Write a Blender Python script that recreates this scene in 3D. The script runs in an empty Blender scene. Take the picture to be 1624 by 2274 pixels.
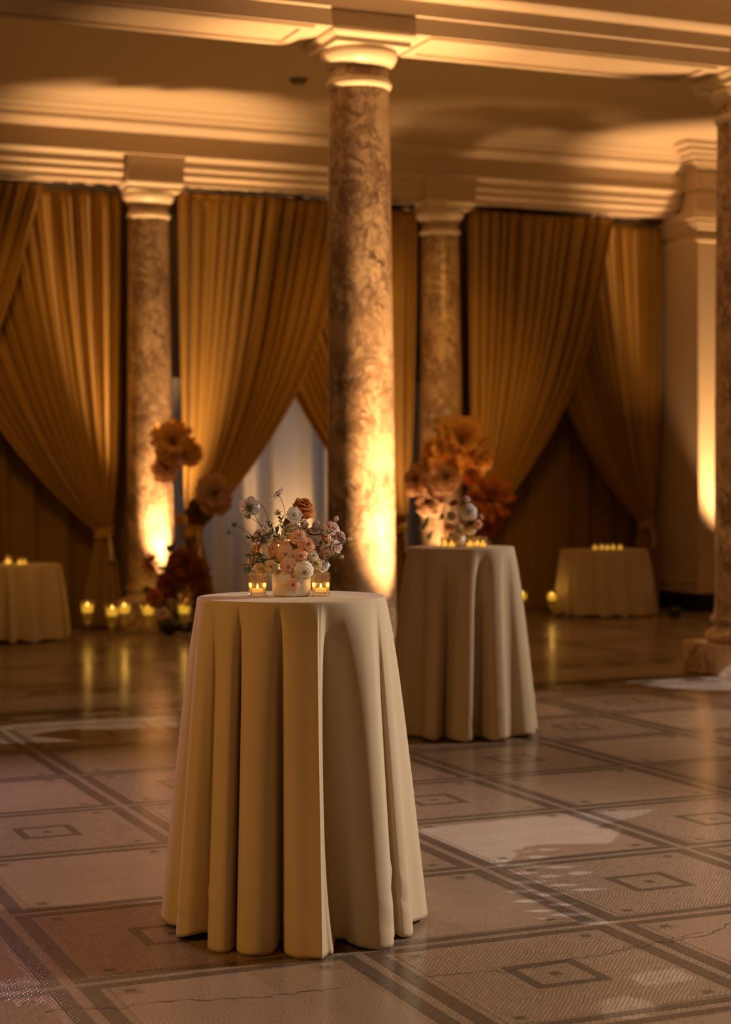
import bpy, math, random
import numpy as np
from mathutils import Vector, Matrix

# ------------------------------------------------------------------ camera
C = bpy.context.scene.collection
sc = bpy.context.scene
PW, PH = 1624.0, 2274.0
FPX = 3908.7
YAW, PITCH, ROLL, CAMH = 0.4003, 0.0151, -0.0060, 1.4263
cs, sn = math.cos(YAW), math.sin(YAW)
FWv = Vector((sn*math.cos(PITCH), cs*math.cos(PITCH), -math.sin(PITCH)))
_r = Vector((cs, -sn, 0)); _u = _r.cross(FWv)
RTv = math.cos(ROLL)*_r + math.sin(ROLL)*_u
UPv = -math.sin(ROLL)*_r + math.cos(ROLL)*_u
cam = bpy.data.cameras.new('camera'); camo = bpy.data.objects.new('camera', cam); C.objects.link(camo)
M = Matrix((RTv, UPv, -FWv)).transposed().to_4x4(); M.translation = Vector((0, 0, CAMH))
camo.matrix_world = M
cam.sensor_fit = 'VERTICAL'; cam.sensor_height = 36.0; cam.lens = FPX/PH*36.0
cam.clip_start = 0.1; cam.clip_end = 100
cam.dof.use_dof = True; cam.dof.focus_distance = 5.62; cam.dof.aperture_fstop = 2.6
sc.camera = camo

vs = sc.view_settings
vs.view_transform = 'Standard'; vs.look = 'None'; vs.gamma = 1.0; vs.use_curve_mapping = False
vs.exposure = 0.0
try:
    sc.cycles.use_denoising = True
    sc.cycles.max_bounces = 8; sc.cycles.transparent_max_bounces = 16
    sc.cycles.sample_clamp_indirect = 4.0
    sc.cycles.caustics_reflective = False; sc.cycles.caustics_refractive = False
except Exception:
    pass
w = bpy.data.worlds.new('world'); sc.world = w; w.use_nodes = True
w.node_tree.nodes['Background'].inputs[0].default_value = (1.0, 0.46, 0.12, 1)
w.node_tree.nodes['Background'].inputs[1].default_value = 0.105

AMBER = (1.0, 0.54, 0.22)
def spot(name, loc, target, energy, color, angle, blend=0.6, radius=0.05):
    l = bpy.data.lights.new(name, 'SPOT'); l.energy = energy; l.color = color
    l.spot_size = math.radians(angle); l.spot_blend = blend; l.shadow_soft_size = radius
    o = bpy.data.objects.new(name, l); C.objects.link(o); o.location = loc
    d = Vector(target)-Vector(loc); o.rotation_euler = d.to_track_quat('-Z', 'Y').to_euler()
    return o
def point(name, loc, energy, color, radius=0.01):
    l = bpy.data.lights.new(name, 'POINT'); l.energy = energy; l.color = color; l.shadow_soft_size = radius
    o = bpy.data.objects.new(name, l); C.objects.link(o); o.location = loc
    return o
def area(name, loc, target, energy, color, size):
    l = bpy.data.lights.new(name, 'AREA'); l.energy = energy; l.color = color; l.size = size; l.shape = 'DISK'
    o = bpy.data.objects.new(name, l); C.objects.link(o); o.location = loc
    d = Vector(target)-Vector(loc); o.rotation_euler = d.to_track_quat('-Z', 'Y').to_euler()
    return o

# pixel helpers: only used to find where things stand in the room
def ray(px, py):
    return (RTv*((px-PW/2)/FPX) + UPv*(-(py-PH/2)/FPX) + FWv)
def at_depth(px, py, z):
    return Vector((0, 0, CAMH)) + ray(px, py)*z
def on_z(px, py, h):
    d = ray(px, py); return Vector((0, 0, CAMH)) + d*((h-CAMH)/d.z)
def on_y(px, py, Y):
    d = ray(px, py); return Vector((0, 0, CAMH)) + d*(Y/d.y)
RT = Vector((cs, -sn, 0)); TOW = Vector((-sn, -cs, 0)); UP = Vector((0, 0, 1))   # right, toward camera, up

YN, YF = 11.06, 17.16          # near and far colonnade
XN = [4.65, 7.785]; XF = [1.66, 4.91, 8.15]
T1 = Vector((1.993, 5.328, 0)); T2 = Vector((4.446, 9.099, 0))

# room lights: venue wash lights high on the sides, column uplights; amber fills added for their light alone
WASH_R2 = spot('wash_light_right_far', T2 + RT*4.6 - TOW*0.5 + UP*2.9, T2 + RT*0.6 + UP*0.4, 680, (1.0, 0.78, 0.60), 60, 0.8, 0.12)
WASH_R = spot('wash_light_right', T1 + RT*4.9 - TOW*1.0 + UP*2.8, T1 + RT*1.1 + UP*0.3, 1150, (1.0, 0.80, 0.62), 80, 0.8, 0.12)
WASH_L = spot('wash_light_left', T1 - RT*3.0 - TOW*4.6 + UP*2.4, T1 - RT*0.4 + UP*0.4, 380, (1.0, 0.62, 0.72), 80, 0.8, 0.1)
FILL = area('added_fill_behind', Vector((0.5, -1.5, 3.6)), (3.5, 8, 0.8), 26, (1.0, 0.40, 0.06), 2.5)  # added amber fill for the table fronts, no such fixture
AMBL = spot('added_fill_left', T1 - RT*3.6 + TOW*1.9 + UP*2.6, T1 + UP*0.5, 205, (1.0, 0.43, 0.08), 75, 0.9, 0.2)  # amber fill added from the left for contrast in the cloth folds
BOUQFILL = spot('added_bouquet_spot', T1 + RT*2.6 + TOW*3.4 + UP*3.3, T1 + UP*1.20, 170, (1.0, 0.84, 0.66), 5.5, 0.8, 0.08)  # added to brighten the bouquet, no known source
CEILW = [spot('added_ceiling_fill', p_, q_, e_, (1.0, 0.50, 0.12), 120, 1.0, 0.6) for p_, q_, e_ in (((-0.5, 13.5, 0.6), (2.5, 14, 5), 60), ((11.0, 13.0, 0.6), (8.5, 14, 5), 50), ((6.4, 14.4, 0.4), (6.3, 14.3, 5), 110))]  # added, standing in for amber bounce on the ceiling
FILL2 = spot('added_curtain_fill', (7.6, 13.4, 4.2), (7.4, 17.2, 1.9), 165, (1.0, 0.44, 0.07), 60, 0.5, 0.4)  # added fill in place of uplight bounce on the curtains
FILL3 = spot('added_curtain_fill_left', (2.6, 13.4, 4.2), (3.3, 17.2, 1.9), 140, (1.0, 0.44, 0.07), 60, 0.5, 0.4)  # same added curtain fill for the left bay
FLOORW = spot('added_floor_fill_mid', (4.5, 12.6, 4.9), (4.8, 12.6, 0), 140, (1.0, 0.50, 0.14), 118, 1.0, 0.4)  # added to lift the dark floor beyond the tables
FLOORW2 = spot('added_floor_fill_right', (9.0, 12.8, 4.9), (9.0, 12.6, 0), 120, (1.0, 0.50, 0.14), 118, 1.0, 0.4)  # second added floor fill, right bay
DUSK = area('window_daylight', (6.4, 18.45, 1.7), (6.2, 15, 0.8), 2, (0.62, 0.74, 1.0), 1.6)
SHEERUP = spot('sheer_uplight', (6.58, 17.50, 0.1), (6.66, 17.80, 1.9), 300, AMBER, 64, 0.9, 0.05)

# ------------------------------------------------------------------ materials
def nt(name):
    m = bpy.data.materials.new(name); m.use_nodes = True
    n = m.node_tree.nodes; l = m.node_tree.links
    return m, n, l, n['Principled BSDF']
def pbr(name, col, rough=0.6, noise=0.0, nscale=8.0, metal=0.0, bump=0.0, bscale=60.0, sheen=0.0, col2=None, spec=None, sss=0.0):
    m, n, l, b = nt(name)
    b.inputs['Base Color'].default_value = (*col, 1); b.inputs['Roughness'].default_value = rough
    b.inputs['Metallic'].default_value = metal
    if spec is not None: b.inputs['Specular IOR Level'].default_value = spec
    if sheen: b.inputs['Sheen Weight'].default_value = sheen
    tc = n.new('ShaderNodeTexCoord')
    if noise or col2:
        nz = n.new('ShaderNodeTexNoise'); nz.inputs['Scale'].default_value = nscale; nz.inputs['Detail'].default_value = 4
        l.new(tc.outputs['Object'], nz.inputs['Vector'])
        mx = n.new('ShaderNodeMix'); mx.data_type = 'RGBA'
        c2 = col2 or tuple(c*(1-noise) for c in col)
        mx.inputs[6].default_value = (*col, 1); mx.inputs[7].default_value = (*c2, 1)
        l.new(nz.outputs['Fac'], mx.inputs[0]); l.new(mx.outputs[2], b.inputs['Base Color'])
    if bump:
        nb = n.new('ShaderNodeTexNoise'); nb.inputs['Scale'].default_value = bscale; nb.inputs['Detail'].default_value = 3
        l.new(tc.outputs['Object'], nb.inputs['Vector'])
        bp = n.new('ShaderNodeBump'); bp.inputs['Strength'].default_value = bump; bp.inputs['Distance'].default_value = 0.01
        l.new(nb.outputs['Fac'], bp.inputs['Height']); l.new(bp.outputs[0], b.inputs['Normal'])
    return m
def petal_mat(name, c_in, c_out, trans=0.35):
    m, n, l, b = nt(name)
    b.inputs['Roughness'].default_value = 0.65; b.inputs['Specular IOR Level'].default_value = 0.25
    tc = n.new('ShaderNodeTexCoord'); nz = n.new('ShaderNodeTexNoise'); nz.inputs['Scale'].default_value = 60
    l.new(tc.outputs['Object'], nz.inputs['Vector'])
    mx = n.new('ShaderNodeMix'); mx.data_type = 'RGBA'
    mx.inputs[6].default_value = (*c_in, 1); mx.inputs[7].default_value = (*c_out, 1)
    l.new(nz.outputs['Fac'], mx.inputs[0]); l.new(mx.outputs[2], b.inputs['Base Color'])
    tr = n.new('ShaderNodeBsdfTranslucent'); l.new(mx.outputs[2], tr.inputs['Color'])
    ms = n.new('ShaderNodeMixShader'); ms.inputs[0].default_value = trans
    l.new(b.outputs[0], ms.inputs[1]); l.new(tr.outputs[0], ms.inputs[2])
    l.new(ms.outputs[0], n['Material Output'].inputs['Surface'])
    return m
def emis(name, col, strength):
    m, n, l, b = nt(name)
    b.inputs['Base Color'].default_value = (*col, 1)
    b.inputs['Emission Color'].default_value = (*col, 1); b.inputs['Emission Strength'].default_value = strength
    return m
def glass(name, tint, rough=0.05, speck=0.0, body=0.10, bodycol=(0.6, 0.35, 0.1)):
    m, n, l, b = nt(name)
    tr = n.new('ShaderNodeBsdfTransparent'); tr.inputs[0].default_value = (*tint, 1)
    gl = n.new('ShaderNodeBsdfGlossy'); gl.inputs['Roughness'].default_value = rough; gl.inputs[0].default_value = (0.95, 0.9, 0.8, 1)
    df = n.new('ShaderNodeBsdfTranslucent'); df.inputs[0].default_value = (*bodycol, 1)
    lw = n.new('ShaderNodeLayerWeight'); lw.inputs[0].default_value = 0.35
    m1 = n.new('ShaderNodeMixShader'); m2 = n.new('ShaderNodeMixShader')
    mr = n.new('ShaderNodeMapRange'); mr.inputs[3].default_value = 0.05; mr.inputs[4].default_value = 0.75
    l.new(lw.outputs['Facing'], mr.inputs[0])
    if speck:
        tc = n.new('ShaderNodeTexCoord'); nz = n.new('ShaderNodeTexNoise'); nz.inputs['Scale'].default_value = 130; nz.inputs['Detail'].default_value = 3
        l.new(tc.outputs['Object'], nz.inputs['Vector'])
        r2 = n.new('ShaderNodeMapRange'); r2.inputs[1].default_value = 0.45; r2.inputs[2].default_value = 0.65
        r2.inputs[3].default_value = body; r2.inputs[4].default_value = speck
        l.new(nz.outputs['Fac'], r2.inputs[0]); l.new(r2.outputs[0], m1.inputs[0])
    else:
        m1.inputs[0].default_value = body
    l.new(tr.outputs[0], m1.inputs[1]); l.new(df.outputs[0], m1.inputs[2])
    l.new(mr.outputs[0], m2.inputs[0]); l.new(m1.outputs[0], m2.inputs[1]); l.new(gl.outputs[0], m2.inputs[2])
    l.new(m2.outputs[0], n['Material Output'].inputs['Surface'])
    return m
def cloth_mat(name, col, scale=900.0, strength=0.25, trans=0.0, col2=None):
    m, n, l, b = nt(name)
    b.inputs['Roughness'].default_value = 0.85; b.inputs['Specular IOR Level'].default_value = 0.15
    b.inputs['Sheen Weight'].default_value = 0.15
    tc = n.new('ShaderNodeTexCoord')
    nz = n.new('ShaderNodeTexNoise'); nz.inputs['Scale'].default_value = 3.0; nz.inputs['Detail'].default_value = 3
    l.new(tc.outputs['Object'], nz.inputs['Vector'])
    mx = n.new('ShaderNodeMix'); mx.data_type = 'RGBA'
    mx.inputs[6].default_value = (*col, 1); mx.inputs[7].default_value = (*(col2 or tuple(c*0.86 for c in col)), 1)
    l.new(nz.outputs['Fac'], mx.inputs[0]); l.new(mx.outputs[2], b.inputs['Base Color'])
    # woven threads
    wa = n.new('ShaderNodeTexWave'); wa.bands_direction = 'Z'; wa.inputs['Scale'].default_value = scale/6.283/2
    wb = n.new('ShaderNodeTexWave'); wb.bands_direction = 'DIAGONAL'; wb.inputs['Scale'].default_value = scale/6.283/2
    for q in (wa, wb):
        q.inputs['Distortion'].default_value = 0.6; l.new(tc.outputs['Object'], q.inputs['Vector'])
    ad = n.new('ShaderNodeMath'); ad.operation = 'ADD'; l.new(wa.outputs['Fac'], ad.inputs[0]); l.new(wb.outputs['Fac'], ad.inputs[1])
    bp = n.new('ShaderNodeBump'); bp.inputs['Strength'].default_value = strength; bp.inputs['Distance'].default_value = 0.0006
    l.new(ad.outputs[0], bp.inputs['Height']); l.new(bp.outputs[0], b.inputs['Normal'])
    if trans:
        tr = n.new('ShaderNodeBsdfTranslucent'); l.new(mx.outputs[2], tr.inputs['Color'])
        ms = n.new('ShaderNodeMixShader'); ms.inputs[0].default_value = trans
        l.new(b.outputs[0], ms.inputs[1]); l.new(tr.outputs[0], ms.inputs[2])
        l.new(ms.outputs[0], n['Material Output'].inputs['Surface'])
    return m
def marble_mat(name, base, patch, vein, scale=1.0, rough=0.28):
    m, n, l, b = nt(name)
    b.inputs['Roughness'].default_value = rough
    tc = n.new('ShaderNodeTexCoord'); mp = n.new('ShaderNodeMapping'); mp.inputs['Scale'].default_value = (scale, scale, scale*0.8)
    l.new(tc.outputs['Object'], mp.inputs['Vector'])
    def nz(sc_, det, ro, di=0.0):
        q = n.new('ShaderNodeTexNoise'); q.inputs['Scale'].default_value = sc_; q.inputs['Detail'].default_value = det
        q.inputs['Roughness'].default_value = ro; q.inputs['Distortion'].default_value = di
        l.new(mp.outputs[0], q.inputs['Vector']); return q.outputs['Fac']
    def mr(src, a, b_, c, d):
        q = n.new('ShaderNodeMapRange'); q.inputs[1].default_value = a; q.inputs[2].default_value = b_; q.inputs[3].default_value = c; q.inputs[4].default_value = d
        l.new(src, q.inputs[0]); return q.outputs[0]
    def ma(op, a, b_):
        q = n.new('ShaderNodeMath'); q.operation = op
        for k, v in ((0, a), (1, b_)):
            if isinstance(v, float): q.inputs[k].default_value = v
            else: l.new(v, q.inputs[k])
        return q.outputs[0]
    ridge = mr(ma('ABSOLUTE', ma('SUBTRACT', nz(4.2, 8, 0.62, 0.9), 0.5), 0.0), 0.0, 0.050, 1.0, 0.0)
    ridge2 = mr(ma('ABSOLUTE', ma('SUBTRACT', nz(9.0, 6, 0.6, 0.6), 0.49), 0.0), 0.0, 0.040, 0.8, 0.0)
    blot = mr(nz(6.5, 9, 0.70, 0.5), 0.56, 0.63, 0.0, 1.0)
    mask = mr(nz(1.7, 5, 0.6, 0.4), 0.40, 0.55, 0.35, 1.0)
    dark = ma('MULTIPLY', ma('MAXIMUM', ma('MAXIMUM', ridge, ridge2), blot), mask)
    mA = n.new('ShaderNodeMix'); mA.data_type = 'RGBA'; mA.inputs[6].default_value = (*base, 1); mA.inputs[7].default_value = (*patch, 1)
    l.new(ma('MULTIPLY', mr(nz(2.6, 8, 0.68, 0.3), 0.44, 0.62, 0.0, 1.0), 0.75), mA.inputs[0])
    mB = n.new('ShaderNodeMix'); mB.data_type = 'RGBA'; mB.inputs[7].default_value = (*vein, 1)
    l.new(mA.outputs[2], mB.inputs[6]); l.new(ma('MULTIPLY', dark, 0.9), mB.inputs[0]); l.new(mB.outputs[2], b.inputs['Base Color'])
    return m

PLASTER = pbr('plaster', (0.62, 0.50, 0.36), 0.55, 0.06, 2.0, bump=0.05, bscale=30)
CEILM = pbr('ceiling_paint', (0.62, 0.50, 0.36), 0.8, 0.05, 1.0, bump=0.05, bscale=20)
MARBLE = marble_mat('breccia_marble', (0.70, 0.53, 0.36), (0.32, 0.20, 0.115), (0.11, 0.06, 0.04), 1.25)
CAPM = pbr('cast_stone_capital', (0.80, 0.68, 0.50), 0.4, 0.1, 12)
BLACKST = pbr('black_marble', (0.012, 0.011, 0.010), 0.25, 0.3, 10)
LINEN = cloth_mat('beige_linen', (0.60, 0.50, 0.36), 2600, 0.35)
DRAPE = cloth_mat('tan_drapery', (0.40, 0.24, 0.050), 900, 0.2, 0.0, (0.33, 0.195, 0.04))
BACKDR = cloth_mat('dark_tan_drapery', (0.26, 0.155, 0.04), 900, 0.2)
SHEER = cloth_mat('white_sheer', (0.72, 0.68, 0.60), 900, 0.1, 0.45)
WALLM = pbr('back_wall_plaster', (0.30, 0.24, 0.18), 0.8, 0.1, 2)
BLACK = pbr('black_metal', (0.015, 0.015, 0.015), 0.4, 0.2, 20)
CERAM = pbr('speckled_ceramic', (0.62, 0.57, 0.48), 0.45, 0.0, 90, col2=(0.56, 0.50, 0.41))
ROD = pbr('dark_rod', (0.03, 0.025, 0.02), 0.5, 0.2, 10)

def sweep_normals(me):
    for p in me.polygons: p.use_smooth = True
def mesh_obj(name, V, F, mat, parent=None, smooth=True, loc=None, thick=0.0, kind=None):
    me = bpy.data.meshes.new(name); me.from_pydata([tuple(v) for v in V], [], F)
    me.materials.append(mat)
    if smooth: sweep_normals(me)
    me.update()
    o = bpy.data.objects.new(name, me); C.objects.link(o)
    if parent: o.parent = parent
    if loc is not None: o.location = loc
    if thick:
        s = o.modifiers.new('thickness', 'SOLIDIFY'); s.thickness = thick; s.offset = 0
    if kind: o['kind'] = kind
    return o
def tag(o, label, cat, group=None):
    o['label'] = label; o['category'] = cat
    if group: o['group'] = group
    return o
def thing(name, label, cat, loc=(0, 0, 0), group=None, rotz=0.0):
    o = bpy.data.objects.new(name, None); C.objects.link(o); o.location = loc; o.rotation_euler = (0, 0, rotz)
    o.empty_display_size = 0.1
    return tag(o, label, cat, group)
def struct(o):
    o['kind'] = 'structure'; return o
def add_box(V, F, x0, x1, y0, y1, z0, z1):
    b = len(V)
    V += [(x0, y0, z0), (x1, y0, z0), (x1, y1, z0), (x0, y1, z0), (x0, y0, z1), (x1, y0, z1), (x1, y1, z1), (x0, y1, z1)]
    F += [(b, b+3, b+2, b+1), (b+4, b+5, b+6, b+7), (b, b+1, b+5, b+4), (b+1, b+2, b+6, b+5), (b+2, b+3, b+7, b+6), (b+3, b, b+4, b+7)]
def box_obj(name, x0, x1, y0, y1, z0, z1, mat, parent=None, bevel=0.0):
    V, F = [], []; add_box(V, F, x0, x1, y0, y1, z0, z1)
    o = mesh_obj(name, V, F, mat, parent, smooth=False)
    if bevel:
        b = o.modifiers.new('bevel', 'BEVEL'); b.width = bevel; b.segments = 2
    return o
def lathe(prof, seg=48, cx=0.0, cy=0.0, ribs=0, ribd=0.0, ribrange=(0, 0), close=False):
    V, F = [], []
    n = len(prof)
    for (r, z) in prof:
        for k in range(seg):
            a = 2*math.pi*k/seg
            rr = r
            if ribs and ribrange[0] <= z <= ribrange[1]: rr = r*(1+ribd*math.cos(ribs*a))
            V.append((cx+rr*math.cos(a), cy+rr*math.sin(a), z))
    for i in range(n-1):
        for k in range(seg):
            k2 = (k+1) % seg
            F.append((i*seg+k, i*seg+k2, (i+1)*seg+k2, (i+1)*seg+k))
    return V, F
def cap_lathe(V, F, seg, top=True, bottom=True):
    n = len(V)//seg
    if bottom: F.append(tuple(range(seg))[::-1])
    if top: F.append(tuple(range((n-1)*seg, n*seg)))
def tube(pts, rad, seg=6):
    V, F = [], []
    pts = [Vector(p) for p in pts]; n = len(pts)
    for i, p in enumerate(pts):
        d = (pts[min(i+1, n-1)]-pts[max(i-1, 0)]).normalized()
        a = d.cross(Vector((0.13, 0.31, 0.94))).normalized(); b = d.cross(a)
        r = rad[i] if isinstance(rad, (list, tuple)) else rad
        for k in range(seg):
            t = 2*math.pi*k/seg
            V.append(tuple(p + a*math.cos(t)*r + b*math.sin(t)*r))
    for i in range(n-1):
        for k in range(seg):
            F.append((i*seg+k, i*seg+(k+1) % seg, (i+1)*seg+(k+1) % seg, (i+1)*seg+k))
    F.append(tuple(range(seg))[::-1]); F.append(tuple(range((n-1)*seg, n*seg)))
    return V, F
def bez(p0, p1, p2, n=8):
    p0, p1, p2 = Vector(p0), Vector(p1), Vector(p2)
    return [p0*(1-t)**2 + p1*2*t*(1-t) + p2*t*t for t in [i/n for i in range(n+1)]]
def merge(A, B):
    V, F = A; b = len(V)
    V.extend(B[0]); F.extend([tuple(i+b for i in f) for f in B[1]])

# ------------------------------------------------------------------ floor
def mosaic(name, tess, grout, mode):
    m, n, l, b = nt(name)
    b.inputs['Roughness'].default_value = 0.21
    b.inputs['Specular IOR Level'].default_value = 0.36
    tc = n.new('ShaderNodeTexCoord')
    geo = n.new('ShaderNodeNewGeometry')
    wz = n.new('ShaderNodeTexNoise'); wz.inputs['Scale'].default_value = 5.0; wz.inputs['Detail'].default_value = 2
    l.new(geo.outputs['Position'], wz.inputs['Vector'])
    vm = n.new('ShaderNodeVectorMath'); vm.operation = 'MULTIPLY_ADD'; vm.inputs[1].default_value = (0.035, 0.035, 0)
    l.new(wz.outputs['Color'], vm.inputs[0]); l.new(tc.outputs['Object'], vm.inputs[2])
    if mode in ('diag', 'grid'):
        mp = n.new('ShaderNodeMapping'); mp.inputs['Rotation'].default_value = (0, 0, math.radians(-50 if mode == 'diag' else 0))
        l.new((vm if mode == 'diag' else tc).outputs[0 if mode == 'diag' else 'Object'], mp.inputs['Vector'])
        br = n.new('ShaderNodeTexBrick'); br.inputs['Scale'].default_value = 1.0
        br.inputs['Brick Width'].default_value = 0.034 if mode == 'diag' else 0.019; br.inputs['Row Height'].default_value = 0.0118
        br.inputs['Mortar Size'].default_value = 0.0011; br.inputs['Mortar Smooth'].default_value = 0.3
        br.inputs['Color1'].default_value = (1, 1, 1, 1); br.inputs['Color2'].default_value = (0.80, 0.80, 0.80, 1); br.inputs['Mortar'].default_value = (0, 0, 0, 1)
        l.new(mp.outputs[0], br.inputs['Vector'])
        fac = br.outputs['Fac']; var = br.outputs['Color']
    else:
        v1 = n.new('ShaderNodeTexVoronoi'); v1.inputs['Scale'].default_value = 4.6; v1.inputs['Randomness'].default_value = 0.12
        l.new(vm.outputs[0], v1.inputs['Vector'])
        mm = n.new('ShaderNodeMath'); mm.operation = 'MULTIPLY'; mm.inputs[1].default_value = 16.0; l.new(v1.outputs['Distance'], mm.inputs[0])
        fr = n.new('ShaderNodeMath'); fr.operation = 'FRACT'; l.new(mm.outputs[0], fr.inputs[0])
        r1 = n.new('ShaderNodeMapRange'); r1.inputs[1].default_value = 0.05; r1.inputs[2].default_value = 0.2; r1.inputs[3].default_value = 1; r1.inputs[4].default_value = 0
        l.new(fr.outputs[0], r1.inputs[0])
        v2 = n.new('ShaderNodeTexVoronoi'); v2.feature = 'DISTANCE_TO_EDGE'; v2.inputs['Scale'].default_value = 62; v2.inputs['Randomness'].default_value = 0.5
        l.new(vm.outputs[0], v2.inputs['Vector'])
        r2 = n.new('ShaderNodeMapRange'); r2.inputs[1].default_value = 0.0; r2.inputs[2].default_value = 0.09; r2.inputs[3].default_value = 0.8; r2.inputs[4].default_value = 0
        l.new(v2.outputs['Distance'], r2.inputs[0])
        mxm = n.new('ShaderNodeMath'); mxm.operation = 'MAXIMUM'; l.new(r1.outputs[0], mxm.inputs[0]); l.new(r2.outputs[0], mxm.inputs[1])
        fac = mxm.outputs[0]; var = None
    # soiling
    sz = n.new('ShaderNodeTexNoise'); sz.inputs['Scale'].default_value = 1.6; sz.inputs['Detail'].default_value = 6
    l.new(geo.outputs['Position'], sz.inputs['Vector'])
    mt = n.new('ShaderNodeMix'); mt.data_type = 'RGBA'; mt.inputs[6].default_value = (*tess, 1)
    mt.inputs[7].default_value = (*tuple(c*0.72 for c in tess), 1); l.new(sz.outputs['Fac'], mt.inputs[0])
    src = mt.outputs[2]
    if var:
        mv = n.new('ShaderNodeMix'); mv.data_type = 'RGBA'; mv.blend_type = 'MULTIPLY'; mv.inputs[0].default_value = 1
        l.new(src, mv.inputs[6]); l.new(var, mv.inputs[7])
        # keep mortar out of the multiply
        src = mv.outputs[2]
    mg = n.new('ShaderNodeMix'); mg.data_type = 'RGBA'; mg.inputs[7].default_value = (*grout, 1)
    fm = n.new('ShaderNodeMath'); fm.operation = 'MULTIPLY'; fm.inputs[1].default_value = 0.66; l.new(fac, fm.inputs[0])
    l.new(src, mg.inputs[6]); l.new(fm.outputs[0], mg.inputs[0]); l.new(mg.outputs[2], b.inputs['Base Color'])
    bp = n.new('ShaderNodeBump'); bp.invert = True; bp.inputs['Strength'].default_value = 0.25; bp.inputs['Distance'].default_value = 0.001
    l.new(fac, bp.inputs['Height']); l.new(bp.outputs[0], b.inputs['Normal'])
    return m
TL = (0.36, 0.27, 0.205); TD = (0.155, 0.125, 0.10); GR = (0.13, 0.085, 0.06)
M_DIAG = mosaic('mosaic_diagonal', TL, GR, 'diag')
M_FAN = mosaic('mosaic_fan', (0.35, 0.26, 0.195), GR, 'fan')
M_LIGHT = mosaic('mosaic_light_rows', (0.365, 0.28, 0.21), GR, 'grid')
M_DARK = mosaic('mosaic_dark_rows', TD, (0.05, 0.035, 0.025), 'grid')

FX0, FX1, FY0, FY1 = -4.0, 15.0, -3.0, 19.4
floor = box_obj('floor', FX0, FX1, FY0, FY1, -0.12, -0.0008, M_LIGHT); struct(floor)
floor['label'] = 'mosaic floor of pale tesserae divided by dark bands into square panels'
PX, PY, GX0, GY0 = 0.8854, 0.905, 1.1673, 4.0418
BD, BL, AD, AL = 0.052, 0.036, 0.038, 0.036    # dark and light widths of the two kinds of band
def flat(name, x0, x1, y0, y1, mat, parent=floor, z=0.0, me=None):
    cx, cy = (x0+x1)/2, (y0+y1)/2
    V, F = [], []; add_box(V, F, x0-cx, x1-cx, y0-cy, y1-cy, -0.004, 0.0)
    if me is None:
        me = bpy.data.meshes.new(name); me.from_pydata(V, [], F); me.materials.append(mat); me.update()
    o = bpy.data.objects.new(name, me); C.objects.link(o); o.parent = parent; o.location = (cx, cy, z)
    return o
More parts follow.
